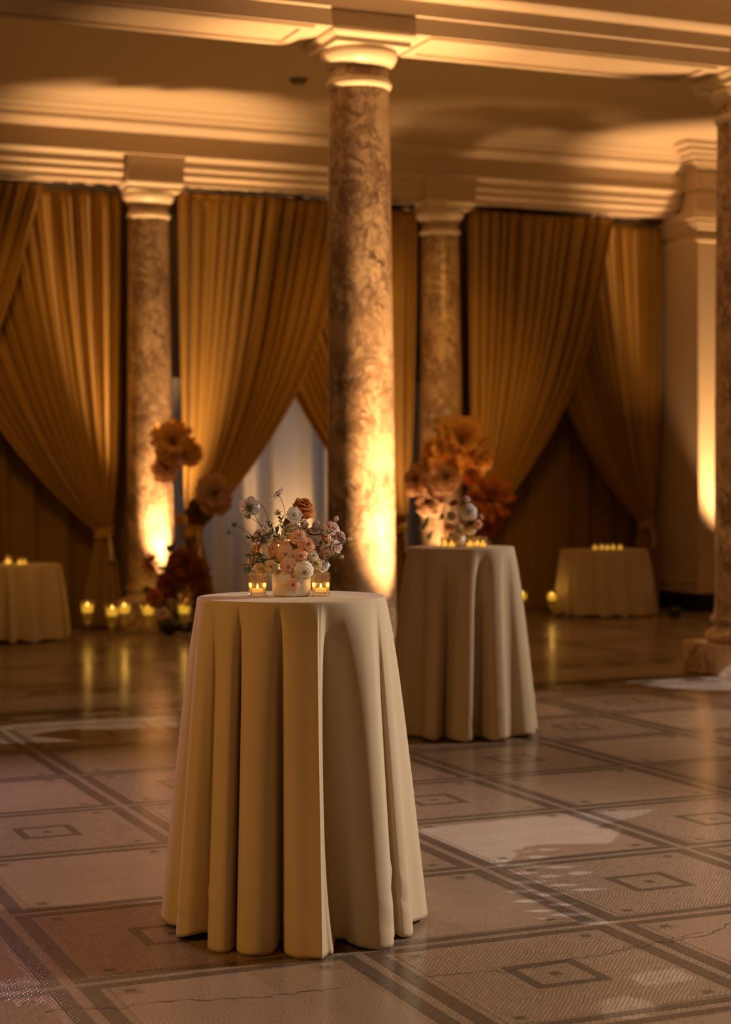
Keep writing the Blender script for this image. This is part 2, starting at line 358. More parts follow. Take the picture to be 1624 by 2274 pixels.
def region(i0, i1, j0, j1, X0, Y0, px, py):
    hb = BL/2+BD; ha = AL/2+AD
    me_cache = {}
    mesh_panel = {}
    for i in range(i0, i1):
        for j in range(j0, j1):
            xa, xb = X0+px*i+hb+0.024, X0+px*(i+1)-hb-0.024
            ya, yb = Y0+py*j+ha+0.014, Y0+py*(j+1)-ha-0.014
            med = (i+j) % 2 == 1
            key = 'm' if med else 'f'
            p = flat('mosaic_panel', xa, xb, ya, yb, M_DIAG if med else M_FAN, me=mesh_panel.get(key)); mesh_panel[key] = p.data
            w2, h2 = (xb-xa)/2, (yb-ya)/2
            if med:
                if 'ring' not in me_cache:
                    V, F = [], []
                    s, t = 0.122, 0.034
                    for (a0, a1, b0, b1) in ((-s, s, -s, -s+t), (-s, s, s-t, s), (-s, -s+t, -s+t, s-t), (s-t, s, -s+t, s-t), (-0.018, 0.018, -0.018, 0.018)):
                        add_box(V, F, a0, a1, b0, b1, -0.002, 0.0006)
                    me = bpy.data.meshes.new('medallion'); me.from_pydata(V, [], F); me.materials.append(M_DARK); me_cache['ring'] = me
                    V, F = [], []
                    s, t = 0.122, 0.034
                    add_box(V, F, -s+t, s-t, -s+t, s-t, -0.002, 0.0003)
                    for (a0, a1, b0, b1) in ((-s-.026, s+.026, -s-.026, -s), (-s-.026, s+.026, s, s+.026), (-s-.026, -s, -s, s), (s, s+.026, -s, s)):
                        add_box(V, F, a0, a1, b0, b1, -0.002, 0.0003)
                    me = bpy.data.meshes.new('medallion_border'); me.from_pydata(V, [], F); me.materials.append(M_LIGHT); me_cache['bord'] = me
                for nm, k in (('medallion', 'ring'), ('medallion_border', 'bord')):
                    o = bpy.data.objects.new(nm, me_cache[k]); C.objects.link(o); o.parent = p
            # small dark corner squares with a light surround
            if 'cor' not in me_cache:
                V, F = [], []
                for sx in (-1, 1):
                    for sy in (-1, 1):
                        cx, cy = sx*(w2-0.052), sy*(h2-0.045)
                        add_box(V, F, cx-0.017, cx+0.017, cy-0.014, cy+0.014, -0.002, 0.0007)
                me = bpy.data.meshes.new('corner_squares'); me.from_pydata(V, [], F); me.materials.append(M_DARK); me_cache['cor'] = me
                V, F = [], []
                for sx in (-1, 1):
                    for sy in (-1, 1):
                        cx, cy = sx*(w2-0.045), sy*(h2-0.038)
                        add_box(V, F, cx-0.045, cx+0.045, cy-0.038, cy+0.038, -0.002, 0.0004)
                me = bpy.data.meshes.new('corner_border'); me.from_pydata(V, [], F); me.materials.append(M_LIGHT); me_cache['corb'] = me
            o = bpy.data.objects.new('corner_squares', me_cache['cor']); C.objects.link(o); o.parent = p; o['kind'] = 'stuff'
            o = bpy.data.objects.new('corner_border', me_cache['corb']); C.objects.link(o); o.parent = p; o['kind'] = 'stuff'
    ylo, yhi = Y0+py*j0, Y0+py*j1; xlo, xhi = X0+px*i0, X0+px*i1
    for i in range(i0, i1+1):
        x = X0+px*i
        for (a, b_) in ((x-BL/2-BD, x-BL/2), (x+BL/2, x+BL/2+BD)):
            for j in range(j0, j1):
                flat('dark_strip', a, b_, Y0+py*j+AL/2, Y0+py*(j+1)-AL/2, M_DARK)
    for j in range(j0, j1+1):
        y = Y0+py*j
        for (a, b_) in ((y-AL/2-AD, y-AL/2), (y+AL/2, y+AL/2+AD)):
            for i in range(i0, i1):
                flat('dark_strip', X0+px*i+BL/2+BD, X0+px*(i+1)-BL/2-BD, a, b_, M_DARK)
region(-3, 11, -1, 7, GX0, GY0, PX, PY)
region(-1, 7, 0, 3, GX0, 12.55, PX*1.5, PY*1.5)
# long border bands along the near colonnade
M_BORD = mosaic('mosaic_black_rows', (0.045, 0.034, 0.026), (0.02, 0.015, 0.01), 'grid')
V, F = [], []
for (a, b_) in ((10.60, 10.62), (10.72, 10.75), (10.94, 11.13), (11.19, 11.21), (11.95, 11.99), (12.24, 12.28)):
    flat('dark_border_strip', -3.5, 13.5, a, b_, M_BORD, z=0.0006)
for k in range(40):
    x = -3.4+k*0.42
    flat('border_dash', x, x+0.16, 10.79, 10.90, M_BORD, z=0.0006)
    flat('border_dash', x+0.1, x+0.30, 12.05, 12.18, M_BORD)
# cracks
def crack(pts, seed, wd=0.0022):
    rnd = random.Random(seed)
    P = [on_z(a, b_, 0.0) for a, b_ in pts]
    L = []
    for a, b_ in zip(P[:-1], P[1:]):
        n = max(2, int((b_-a).length/0.02))
        for k in range(n):
            q = a.lerp(b_, k/n); L.append(q+Vector((rnd.uniform(-.008, .008), rnd.uniform(-.012, .012), 0)))
    L.append(P[-1])
    V, F = [], []
    for k, q in enumerate(L):
        d = (L[min(k+1, len(L)-1)]-L[max(0, k-1)]).normalized(); nn = Vector((-d.y, d.x, 0))
        w_ = wd*rnd.uniform(.3, 1.2)
        V += [tuple(q+nn*w_+UP*0.0011), tuple(q-nn*w_+UP*0.0011)]
    for k in range(len(L)-1): F.append((2*k, 2*k+1, 2*k+3, 2*k+2))
    o = mesh_obj('crack', V, F, CRACKM, floor)
    return o
CRACKM = pbr('crack_dirt', (0.045, 0.025, 0.015), 0.9, 0.3, 30)
crack([(925, 2170), (1010, 2163), (1100, 2155), (1120, 2160), (1230, 2140), (1330, 2120), (1400, 2107), (1440, 2098), (1500, 2088), (1570, 2078), (1624, 2050)], 3)
crack([(100, 2250), (160, 2238), (260, 2240), (290, 2232), (340, 2228), (420, 2222), (560, 2215), (640, 2208), (760, 2195)], 5)
crack([(1390, 2108), (1420, 2095), (1450, 2088), (1480, 2090), (1560, 2070)], 8, 0.0012)
crack([(1300, 2128), (1360, 2118), (1385, 2105), (1395, 2098)], 9, 0.0014)

# ------------------------------------------------------------------ ceiling, beams
ZC = 5.15
ceil = box_obj('ceiling', FX0, FX1, FY0, FY1, ZC, ZC+0.1, CEILM); struct(ceil)
ceil['label'] = 'smooth amber lit ceiling between the beams'
def extrude_profile(name, prof, x0, x1, mat, parent=None, close=True):
    # prof: (y, z) polygon, extruded along X
    n = len(prof); V = [(x0, y, z) for y, z in prof] + [(x1, y, z) for y, z in prof]
    F = [(i, (i+1) % n, n+(i+1) % n, n+i) for i in range(n if close else n-1)]
    F = [tuple(reversed(f)) for f in F]
    if close: F += [tuple(range(n)), tuple(range(2*n-1, n-1, -1))]
    return mesh_obj(name, V, F, mat, parent, smooth=False)
HB = 0.29; ZB = 4.45
def out(y, s, o): return y+s*o
def crown(s, y):    # cornice from beam face at y going out in direction s up to the ceiling
    return [(y, 4.675), (y+s*0.01, 4.680), (y+s*0.055, 4.70), (y+s*0.075, 4.72), (y+s*0.075, 4.735), (y+s*0.06, 4.74), (y+s*0.06, 5.02), (y+s*0.12, 5.06), (y+s*0.14, ZC)]
fr = crown(-1, YN-HB); bk = crown(1, YN+HB)
nb = [(YN-HB+0.012, ZB), (YN-HB+0.012, 4.565), (YN-HB, 4.575)] + fr + list(reversed(bk)) + [(YN+HB, 4.575), (YN+HB-0.012, 4.565), (YN+HB-0.012, ZB)]
beam = extrude_profile('trim_1', nb, -3.9, 14.0, PLASTER); struct(beam); beam['label'] = 'plaster beam with crown moulding over the near columns'
# soffit panels between near columns: a raised frame round a recessed field
for xa, xb in ((XN[0]-3.23+0.42, XN[0]-0.42), (XN[0]+0.42, XN[1]-0.42), (XN[1]+0.42, XN[1]+2.9)):
    V, F = [], []
    for (x0, x1, y0, y1) in ((xa, xb, YN-0.26, YN-0.19), (xa, xb, YN+0.19, YN+0.26), (xa, xa+0.07, YN-0.19, YN+0.19), (xb-0.07, xb, YN-0.19, YN+0.19)):
        add_box(V, F, x0, x1, y0, y1, ZB-0.018, ZB+0.01)
    mesh_obj('soffit_frame', V, F, PLASTER, beam, smooth=False)
# far entablature
y0 = YF-HB
def farprof(y):
    return [(y, 4.70), (y-0.012, 4.705), (y-0.012, 4.72), (y, 4.725), (y, 4.91), (y-0.02, 4.925), (y-0.10, 4.965), (y-0.12, 4.975), (y-0.13, 5.02), (y-0.20, 5.035), (y-0.21, 5.055), (y-0.30, 5.085), (y-0.31, 5.10), (y-0.44, 5.125), (y-0.48, ZC)]
body = farprof(y0) + [(YF+1.2, ZC), (YF+1.2, 4.60), (YF+HB, 4.60), (YF+HB, 4.70)]
ent = extrude_profile('trim_2', body, -3.9, 14.0, PLASTER); struct(ent); ent['label'] = 'far entablature with stepped cornice above the curtains'
arch = [(y0, 4.70), (y0+0.05, 4.665), (y0+0.05, 4.60), (y0+0.085, 4.575), (y0+0.085, 4.525), (y0+0.14, 4.495), (y0+0.14, ZB), (YF+HB, ZB), (YF+HB, 4.70)]
a_ = [(y, z) for y, z in arch]
segs = []
edges = [-3.9] + sum([[x-HB, x+HB] for x in XF], []) + [11.06]
for k in range(0, len(edges), 2):
    extrude_profile('architrave_moulding', a_, edges[k], edges[k+1], PLASTER, ent)
for x in XF:
    V, F = [], []; add_box(V, F, x-HB, x+HB, y0, YF+HB, ZB, 4.70)
    mesh_obj('block', V, F, PLASTER, ent, smooth=False)

wr = struct(box_obj('wall_right', FX1-0.2, FX1, FY0+4, FY1, -0.0008, ZC, CEILM)); wr['label'] = 'plain end wall far to the right'
struct(box_obj('baseboard_right', FX1-0.23, FX1-0.2, FY0+4, FY1, -0.0008, 0.2, BLACKST))
# ------------------------------------------------------------------ columns
def column(x, y, label, rs=1.0):
    t = thing('marble_column', label, 'column', (x, y, 0), 'marble columns')
    h = 0.34
    box_obj('plinth', -h, h, -h, h, 0, 0.235, MARBLE, t, 0.008)
    prof = [(0.0, 0.235), (0.30, 0.235), (0.322, 0.25), (0.33, 0.28), (0.322, 0.31), (0.30, 0.325), (0.285, 0.33), (0.268, 0.345), (0.262, 0.365), (0.27, 0.38), (0.285, 0.385), (0.292, 0.405), (0.285, 0.425), (0.26, 0.43)]
    V, F = lathe([(r*0.93, z) for r, z in prof], 64); mesh_obj('base_moulding', V, F, MARBLE, t)
    sh = [(0.262*rs, 0.42), (0.245*rs, 0.45), (0.235*rs, 0.50)]
    for k in range(1, 25):
        u = k/24; z = 0.50+(4.105-0.50)*u
        sh.append(((0.235-0.031*u**1.6)*rs, z))
    V, F = lathe(sh, 72); mesh_obj('shaft', V, F, MARBLE, t)
    q = rs
    V, F = lathe([(0.204*q, 4.10), (0.214*q, 4.112), (0.222*q, 4.125), (0.224*q, 4.14), (0.220*q, 4.155), (0.210*q, 4.166), (0.202*q, 4.17)], 72)
    mesh_obj('astragal', V, F, CAPM, t)
    V, F = lathe([(0.203*q, 4.165), (0.201*q, 4.20), (0.204*q, 4.245)], 64); mesh_obj('neck', V, F, MARBLE, t)
    V, F = lathe([(0.203*q, 4.24), (0.216*q, 4.243), (0.216*q, 4.262), (0.226*q, 4.265), (0.245*q, 4.285), (0.259*q, 4.31), (0.265*q, 4.335), (0.262*q, 4.352), (0.25*q, 4.36), (0.1, 4.362)], 72)
    mesh_obj('echinus', V, F, CAPM, t)
    V, F = [], []
    a, b_ = 0.268, 0.298
    zz = [(a, 4.36), (a, 4.398), (a+0.006, 4.40), (a+0.02, 4.415), (b_, 4.43), (b_, 4.449)]
    for r, z in zz: V += [(-r, -r, z), (r, -r, z), (r, r, z), (-r, r, z)]
    for k in range(len(zz)-1):
        for e in range(4): F.append((4*k+e, 4*k+(e+1) % 4, 4*k+4+(e+1) % 4, 4*k+4+e))
    F.append((3, 2, 1, 0)); n4 = 4*(len(zz)-1); F.append((n4, n4+1, n4+2, n4+3))
    mesh_obj('abacus', V, F, CAPM, t, smooth=False)
    return t
column(XN[0], YN, 'large mottled marble column in the middle, brightly lit from below, nearest the camera')
column(XN[1], YN, 'mottled marble column cut off by the right edge of the photo')
column(XF[1], YF, 'far marble column left of centre with amber glow at its foot')
column(XF[2], YF, 'far marble column right of centre rising behind the tall rust flowers')

def uplight(x, y, tx, ty, energy, angle, label, tz=3.0, col=AMBER, light=True, rad=0.07):
    t = thing('uplight', label, 'uplight', (x, y, 0), 'floor uplights')
    V, F = lathe([(0.0, 0.0), (0.06, 0.0), (0.065, 0.01), (0.065, 0.10), (0.055, 0.105), (0.05, 0.09), (0.0, 0.085)], 24)
    mesh_obj('housing', V, F, BLACK, t)
    V, F = lathe([(0.0, 0.0), (0.048, 0.0), (0.048, 0.004), (0.0, 0.004)], 20)
    o = mesh_obj('lens', V, F, LENSM, t); o.location = (0, 0, 0.088)
    if light: spot('uplight_beam', (x, y, 0.115), (tx, ty, tz), energy, col, angle, 0.7, rad)
    return t
LENSM = emis('amber_lens', AMBER, 4)
def az(x, y, deg, d):
    v = TOW*math.cos(math.radians(deg)) + RT*math.sin(math.radians(deg)); return x+v.x*d, y+v.y*d
a, b_ = az(XN[0], YN, 42, 0.62); uplight(a, b_, XN[0], YN, 900, 50, 'black floor uplight at the foot of the middle marble column', 3.7); spot('uplight_beam', (a, b_, 0.115), (XN[0]+0.03, YN-0.03, 3.6), 1900, AMBER, 34, 1.0, 0.07)
a, b_ = az(XF[1], YF, 32, 0.52); uplight(a, b_, XF[1], YF, 1500, 44, 'black floor uplight at the foot of the far left marble column', 3.6)
a, b_ = az(XF[2], YF, -5, 0.62); uplight(a, b_, XF[2], YF, 420, 60, 'black floor uplight behind the rust flowers by the far right column', 3.2)
a, b_ = az(XN[1], YN, 70, 0.75); uplight(a, b_, XN[1], YN, 1300, 54, 'black floor uplight beside the column at the right edge', 3.9)

# pilaster at the right end of the far colonnade
P0, P1, PYF, PYB = 11.07, 12.5, 16.62, 17.75
pil = thing('pilaster', 'square white plaster pier with moulded cap lit amber on its right face', 'pier', (P0, PYF, 0))
def pbox(name, e, z0, z1, mat=PLASTER, bevel=0.0):
    return box_obj(name, -e, P1-P0+e, -e, PYB-PYF, z0, z1, mat, pil, bevel)
pbox('black_plinth', 0.05, 0, 0.20, BLACKST, 0.01)
pbox('base_block', 0.045, 0.20, 0.27); pbox('base_moulding', 0.025, 0.27, 0.30, PLASTER, 0.008); pbox('base_band', 0.035, 0.30, 0.345, PLASTER, 0.008)
pbox('shaft', 0.0, 0.34, 4.13)
pbox('astragal', 0.02, 4.115, 4.165, PLASTER, 0.02); pbox('neck', 0.0, 4.16, 4.25); pbox('cap_moulding', 0.03, 4.25, 4.30, PLASTER, 0.02)
pbox('cap_cove', 0.055, 4.30, 4.36, PLASTER, 0.02); pbox('cap_slab', 0.085, 4.36, 4.45, PLASTER, 0.006)
pbox('upper_block', 0.0, 4.45, 4.70); pbox('frieze_block', 0.012, 4.70, 4.925)
for e, z0, z1 in ((0.06, 4.925, 4.965), (0.12, 4.965, 5.02), (0.20, 5.02, 5.06), (0.30, 5.06, 5.105), (0.42, 5.105, ZC)):
    pbox('cornice_step', e, z0, z1, PLASTER, 0.012)
uplight(11.34, 16.17, 11.36, 16.62, 1500, 46, 'black floor uplight in front of the white pier', 4.0)
uplight(10.35, 16.0, 11.12, 16.9, 150, 40, 'black floor uplight at the left side of the white pier', 4.0)

# ceiling detector
DETM = pbr('grey_plastic', (0.16, 0.14, 0.12), 0.5, 0.1, 20)
p = on_z(663, 176, ZC)
t = thing('smoke_detector', 'small dark round detector on the ceiling left of the middle column', 'detector', p)
V, F = lathe([(0.0, -0.045), (0.05, -0.045), (0.07, -0.03), (0.078, -0.008), (0.078, 0.0)], 28); mesh_obj('housing', V, F, DETM, t)
V, F = lathe([(0.078, -0.006), (0.092, -0.006), (0.092, 0.0)], 28); mesh_obj('mounting_ring', V, F, DETM, t)

# ------------------------------------------------------------------ back wall with window, drapery
WY = 18.7
wb = thing('wall_back', 'dim plaster wall behind the curtains', 'wall'); del wb['category']; wb['kind'] = 'structure'
WX0, WX1, WZ0, WZ1 = 4.9, 8.3, 0.35, 2.62
box_obj('wall_section', FX0, WX0, WY, WY+0.2, 0, ZC, WALLM, wb); box_obj('wall_section', WX1, FX1, WY, WY+0.2, 0, ZC, WALLM, wb)
box_obj('wall_section', WX0, WX1, WY, WY+0.2, 0, WZ0, WALLM, wb); box_obj('wall_section', WX0, WX1, WY, WY+0.2, WZ1, ZC, WALLM, wb)
win = struct(bpy.data.objects.new('window_1', None)); C.objects.link(win); win['label'] = 'tall dusk blue window glimpsed behind the white sheer curtain'
SKYM = emis('dusk_window_light', (0.62, 0.66, 0.70), 0.10)
for k in range(4):
    xa = WX0+0.05+k*(WX1-WX0-0.05)/4; box_obj('pane', xa, xa+(WX1-WX0-0.25)/4, WY+0.12, WY+0.13, WZ0+0.05, WZ1-0.05, SKYM, win)
for k in range(5):
    xa = WX0+k*(WX1-WX0-0.05)/4; box_obj('mullion', xa, xa+0.05, WY+0.06, WY+0.14, WZ0, WZ1, PLASTER, win)
box_obj('window_sill', WX0, WX1, WY-0.03, WY+0.14, WZ0-0.02, WZ0+0.05, PLASTER, win); box_obj('window_head', WX0, WX1, WY+0.02, WY+0.14, WZ1-0.05, WZ1, PLASTER, win)

def Xat(px, Y, py=800): return on_y(px, py, Y).x
ZT = 4.385
def swag(X0, X1, side, Y, label, seed, mat=DRAPE, tiez=0.97, nf=17):
    # side -1: tied at the left edge, leading edge on the right; +1 mirrored
    rnd = random.Random(seed)
    W = X1-X0
    if side < 0: ua, ub = 0.0, 0.70; tie = X0+0.13
    else: ua, ub = 1.0, 0.14; tie = X1-0.22
    top0, top1 = X0+W*ua, X0+W*ub       # trailing, leading
    NU, NV = 300, 70
    ph = [rnd.uniform(0, 6.28) for _ in range(4)]
    V = []; F = []
    tv = (ZT-tiez)
    def row(zz):
        out_ = []
        for i in range(NU+1):
            u = i/NU
            xt = top0+(top1-top0)*u
            if zz >= tiez:
                t = (ZT-zz)/tv
                f = 0.56*t+0.44*t**3.1
                tx = tie + (u-0.5)*0.15*(-side)
                x = xt+(tx-xt)*f
                if u < 0.15: x = xt+(tx-xt)*(f*0.6+0.4*t**6)*1.0 if t < 1 else tx
                amp = 0.078*(1-t)+0.038*t
            else:
                t2 = (tiez-zz)/tiez
                x = tie + (u-0.5)*(0.15+0.22*min(1, t2*1.6))*(-side) + (-side)*0.03*t2
                amp = 0.030+0.05*min(1, t2*1.5)
                f = 1
            wu = u + 0.018*math.sin(2*math.pi*2.3*u+ph[0]) + 0.010*math.sin(2*math.pi*5.1*u+ph[1])
            k = 1+0.4*math.sin(2*math.pi*1.7*u+ph[2])
            drift = 0.25*math.sin(2.2*(ZT-zz)/tv*2+ph[3]+u*6)
            s = 1-2*abs(math.sin(math.pi*nf*0.80*wu+drift))**0.8
            s2 = math.sin(2*math.pi*(nf*2.31)*wu+1.3+drift)
            dy = amp*k*(s*0.75+0.20*s2)
            if zz > ZT-0.12: dy *= 0.5+0.5*(ZT-zz)/0.12
            sidebulge = -0.16*math.sin(math.pi*min(1, max(0, (ZT-zz)/tv)))**2*(u**2) if zz >= tiez else 0
            out_.append((x, Y+dy+sidebulge, zz))
        return out_
    zs = [ZT-(ZT-tiez)*(k/50) for k in range(51)] + [tiez-(tiez-0.01)*(k/18) for k in range(1, 19)]
    for zz in zs: V += row(zz)
    n = NU+1
    for j in range(len(zs)-1):
        for i in range(NU):
            F.append((j*n+i, j*n+i+1, (j+1)*n+i+1, (j+1)*n+i))
    t = thing('drape_panel', label, 'curtain', (tie, Y, 0), 'swagged tan curtains between the far columns')
    V = [(x-tie, y-Y, z) for x, y, z in V]
    mesh_obj('drape', V, F, mat, t, thick=0.004)
    # tie band
    pr = []
    for k in range(25):
        a = 2*math.pi*k/24; pr.append(((0.10)*math.cos(a), 0.075*math.sin(a)))
    V, F = [], []
    for (dz, s) in ((0.05, 1.08), (0.02, 1.0), (-0.02, 1.0), (-0.05, 1.08)):
        V += [(x*s, y*s, tiez+dz+0.02*x/0.1) for x, y in pr[:-1]]
    for j in range(3):
        for i in range(24): F.append((j*24+i, j*24+(i+1) % 24, (j+1)*24+(i+1) % 24, (j+1)*24+i))
    mesh_obj('tieback', V, F, mat, t, thick=0.004)
    V, F = tube(bez((0.03, -0.09, tiez-0.02), (0.04, -0.12, tiez-0.15), (0.05, -0.10, tiez-0.27)), [0.012]*3+[0.02]*5+[0.03]); mesh_obj('tassel', V, F, LINEN, t)
    return t
def flatdrape(X0, X1, Y, label, mat, nf, seed, name='back_drape', ztop=ZT, amp=0.05):
    rnd = random.Random(seed); ph = [rnd.uniform(0, 6) for _ in range(3)]
    V, F = [], []; NU, NV = int(nf*14), 14
    for j in range(NV+1):
        z = ztop-(ztop-0.01)*j/NV
        for i in range(NU+1):
            u = i/NU
            wu = u+0.012*math.sin(2*math.pi*2.7*u+ph[0])
            s = math.sin(2*math.pi*nf*wu+0.2*math.sin(z*1.3+ph[1]))*0.8+0.3*math.sin(2*math.pi*nf*1.9*wu+ph[2])
            V.append(((X1-X0)*u, amp*s, z))
    for j in range(NV):
        for i in range(NU):
            F.append((j*(NU+1)+i, j*(NU+1)+i+1, (j+1)*(NU+1)+i+1, (j+1)*(NU+1)+i))
    o = mesh_obj(name, V, F, mat, None, loc=(X0, Y, 0))
    return tag(o, label, 'curtain')
BAY = [(XF[0]+0.20, Xat(283, YF)), (Xat(394, YF), Xat(936, YF)), (Xat(1037, YF), 11.02)]
swag(BAY[0][0], BAY[0][1], -1, YF-0.05, 'tan curtain swept to the left at the left edge of the photo', 1)
swag(BAY[0][0], BAY[0][1], 1, YF+0.14, 'tan curtain tied back against the far left column', 2)
swag(BAY[1][0], BAY[1][1], -1, YF-0.05, 'tan curtain swept left beside the far left column, in front of the white sheer', 3)
swag(BAY[1][0], BAY[1][1], 1, YF+0.14, 'tan curtain mostly hidden behind the middle column, swept right', 4)
swag(BAY[2][0], BAY[2][1], -1, YF-0.05, 'tan curtain swept left above the rust flowers', 5)
swag(BAY[2][0], BAY[2][1], 1, YF+0.14, 'tan curtain tied back beside the white pier at the right', 6)
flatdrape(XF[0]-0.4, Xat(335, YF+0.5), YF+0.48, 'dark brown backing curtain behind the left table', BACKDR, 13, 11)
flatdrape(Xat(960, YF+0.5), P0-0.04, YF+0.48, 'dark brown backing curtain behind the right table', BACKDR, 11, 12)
flatdrape(Xat(340, YF+0.62), Xat(958, YF+0.62), YF+0.62, 'white sheer curtain seen between the parted tan curtains in the middle', SHEER, 9, 13, 'sheer_curtain', ztop=2.56, amp=0.085)
for k, (a, b_, lb) in enumerate(((BAY[0][0], BAY[0][1], 'dark curtain rod above the left pair of curtains'), (BAY[1][0], BAY[1][1], 'dark curtain rod above the middle pair of curtains'), (BAY[2][0], BAY[2][1], 'dark curtain rod above the right pair of curtains'))):
    V, F = tube([(a-0.05, YF+0.05, ZT+0.02), (min(b_+0.05, 10.98), YF+0.05, ZT+0.02)], 0.022, 10)
    tag(mesh_obj('curtain_rod', V, F, ROD), lb, 'curtain rod', 'curtain rods')

# ------------------------------------------------------------------ tables
def catmull(P, n):
    m = len(P); out_ = []
    for i in range(m):
        p0, p1, p2, p3 = P[(i-1) % m], P[i], P[(i+1) % m], P[(i+2) % m]
        for k in range(n):
            t = k/n
            out_.append(tuple(0.5*((2*b)+(-a+c)*t+(2*a-5*b+4*c-d)*t*t+(-a+3*b-3*c+d)*t**3) for a, b, c, d in zip(p0, p1, p2, p3)))
    return out_
def cloth_table(base, H, R, ctrl, label, seed, name='cocktail_table', rows=64, sub=12, group=None, cone=None):
    """ctrl: list of (rim angle deg from toward-camera going right, hem right, hem toward, hem z, sharp)"""
    t = thing(name, label, 'table', base, group)
    pts = catmull([(c[0], c[1], c[2], c[3], c[4] if len(c) > 4 else 0.0) for c in ctrl], sub) if ctrl else None
    rnd = random.Random(seed)
    cone = cone or R+0.085
    N = len(pts); V, F = [], []
    def loc(r, tw, z): v = RT*r + TOW*tw; return (v.x, v.y, z)
    # unwrap angles
    ang = [p[0] for p in pts]
    for rr in (0.0, 0.5, 0.85, 0.95, 0.985):
        for k in range(N):
            a = math.radians(ang[k]); V.append(loc(R*rr*math.sin(a), R*rr*math.cos(a), H))
    nedge = 4
    for e in range(1, nedge+1):
        q = e/nedge*math.pi/2
        for k in range(N):
            a = math.radians(ang[k]); r = R*0.985+R*0.015*math.sin(q)
            V.append(loc(r*math.sin(a), r*math.cos(a), H-0.007*(1-math.cos(q))))
    for j in range(1, rows+1):
        tt = j/rows
        for k in range(N):
            a = math.radians(ang[k]); _, hx, hy, hz, sdx = pts[k]
            hx = hx + sdx*(1-tt**5)
            cx_, cy_ = R*math.sin(a), R*math.cos(a)
            g = (0.34+0.66*tt)*(1-math.exp(-tt*9))
            gg = tt**0.92
            bx = cx_+(cone*math.sin(a)-cx_)*gg; by = cy_+(cone*math.cos(a)-cy_)*gg
            ox, oy = hx-cone*math.sin(a), hy-cone*math.cos(a)
            z = (H-0.007)+(hz-(H-0.007))*tt
            # the cloth breaks a little near the hem
            sk_ = tt - 0.0012*((ang[k]*3) % 90)
            kk = 0.004*math.exp(-((sk_-0.80)/0.02)**2)*max(0, math.sin(ang[k]*0.11+seed)) - 0.004*math.exp(-((sk_-0.86)/0.012)**2)*max(0, math.sin(ang[k]*0.09+2*seed))
            ln = math.hypot(hx, hy) or 1
            V.append(loc(bx+ox*g+hx/ln*kk, by+oy*g+hy/ln*kk, z))
    # small turned-in hem
    for k in range(N):
        _, hx, hy, hz, _s = pts[k]; V.append(loc(hx*0.975, hy*0.975, hz+0.002))
    nr = len(V)//N
    for j in range(nr-1):
        for k in range(N):
            k2 = (k+1) % N
            F.append((j*N+k, (j+1)*N+k, (j+1)*N+k2, j*N+k2))
    o = mesh_obj('tablecloth', V, F, LINEN, t)
    V, F = lathe([(0, H-0.024), (R-0.022, H-0.024), (R-0.022, H-0.004), (0, H-0.004)], 40); mesh_obj('tabletop', V, F, BLACK, t)
    V, F = lathe([(0.03, 0.02), (0.03, H-0.035)], 16); mesh_obj('pole', V, F, BLACK, t)
    V, F = lathe([(0, 0), (min(0.26, R-0.05), 0.0), (min(0.26, R-0.05), 0.012), (0.05, 0.03), (0, 0.03)], 32); mesh_obj('base', V, F, BLACK, t)
    return t
def gen_ctrl(R, n, amp, seed, hem=0.10, start=180):
    rnd = random.Random(seed); L = []
    a = -180.0; k = 0
    step = 360.0/n
    for k in range(n):
        a = -180+k*step+rnd.uniform(-0.18, 0.18)*step
        am = amp*rnd.uniform(0.7, 1.3)
        rr = R+hem
        sk = rnd.choice((-1, 1))*step*rnd.uniform(0.05, 0.16)
        for da, ro in ((0.0, am), (0.20*step, am*0.75), (0.40*step, -am*0.6), (0.55*step, -am), (0.75*step, -am*0.5)):
            aa = a+da; ha = math.radians(aa + (sk if ro > 0 else -sk*0.6)); r = rr+ro
            L.append((aa, r*math.sin(ha), r*math.cos(ha), rnd.uniform(0.004, 0.02) + (0.012 if ro < 0 else 0)))
    return L
def hemang(x, y): return math.degrees(math.atan2(x, y))
# front table hem read fold by fold (right, toward camera, z)
hem = [(-0.437, -0.10, .020), (-0.425, -0.02, .012), (-0.375, 0.055, .016), (-0.345, 0.04, .02),
       (-0.368, 0.10, .01), (-0.362, 0.150, .004), (-0.325, 0.190, .018), (-0.275, 0.175, .024), (-0.248, 0.155, .02),
       (-0.256, 0.265, .004), (-0.235, 0.315, .002), (-0.195, 0.330, .002), (-0.175, 0.275, .006), (-0.162, 0.20, .012),
       (-0.166, 0.290, .004), (-0.145, 0.350, .002), (-0.092, 0.372, .004), (-0.048, 0.335, .002), (-0.028, 0.235, .010),
       (-0.024, 0.255, .006), (-0.012, 0.350, .004), (0.020, 0.392, .001), (0.065, 0.403, .001), (0.1000, 0.412, .002), (0.1030, 0.408, .002),
       (0.118, 0.368, .003), (0.134, 0.348, .004), (0.138, 0.28, .012), (0.143, 0.232, .016), (0.172, 0.240, .014), (0.205, 0.285, .008), (0.250, 0.302, .003), (0.287, 0.300, .001), (0.318, 0.268, .003), (0.322, 0.205, .012),
       (0.330, 0.160, .014), (0.352, 0.176, .006), (0.378, 0.150, .003), (0.385, 0.105, .010), (0.380, 0.050, .02),
       (0.395, 0.010, .016), (0.425, -0.040, .012), (0.437, -0.085, .016), (0.420, -0.13, .02), (0.385, -0.155, .02)]
ctrl = []
angs = [-100, -93, -82, -76.5, -73, -68, -60, -54, -51, -48.5, -44, -37, -32, -29.5, -27, -22, -14, -8, -5, -3.5, -1, 5, 12.5, 17.2, 17.7,
        18.6, 20, 21.5, 24, 31, 38, 44, 50, 56, 59.5, 63, 67, 72, 77, 80.5, 84, 91, 98, 104, 110]
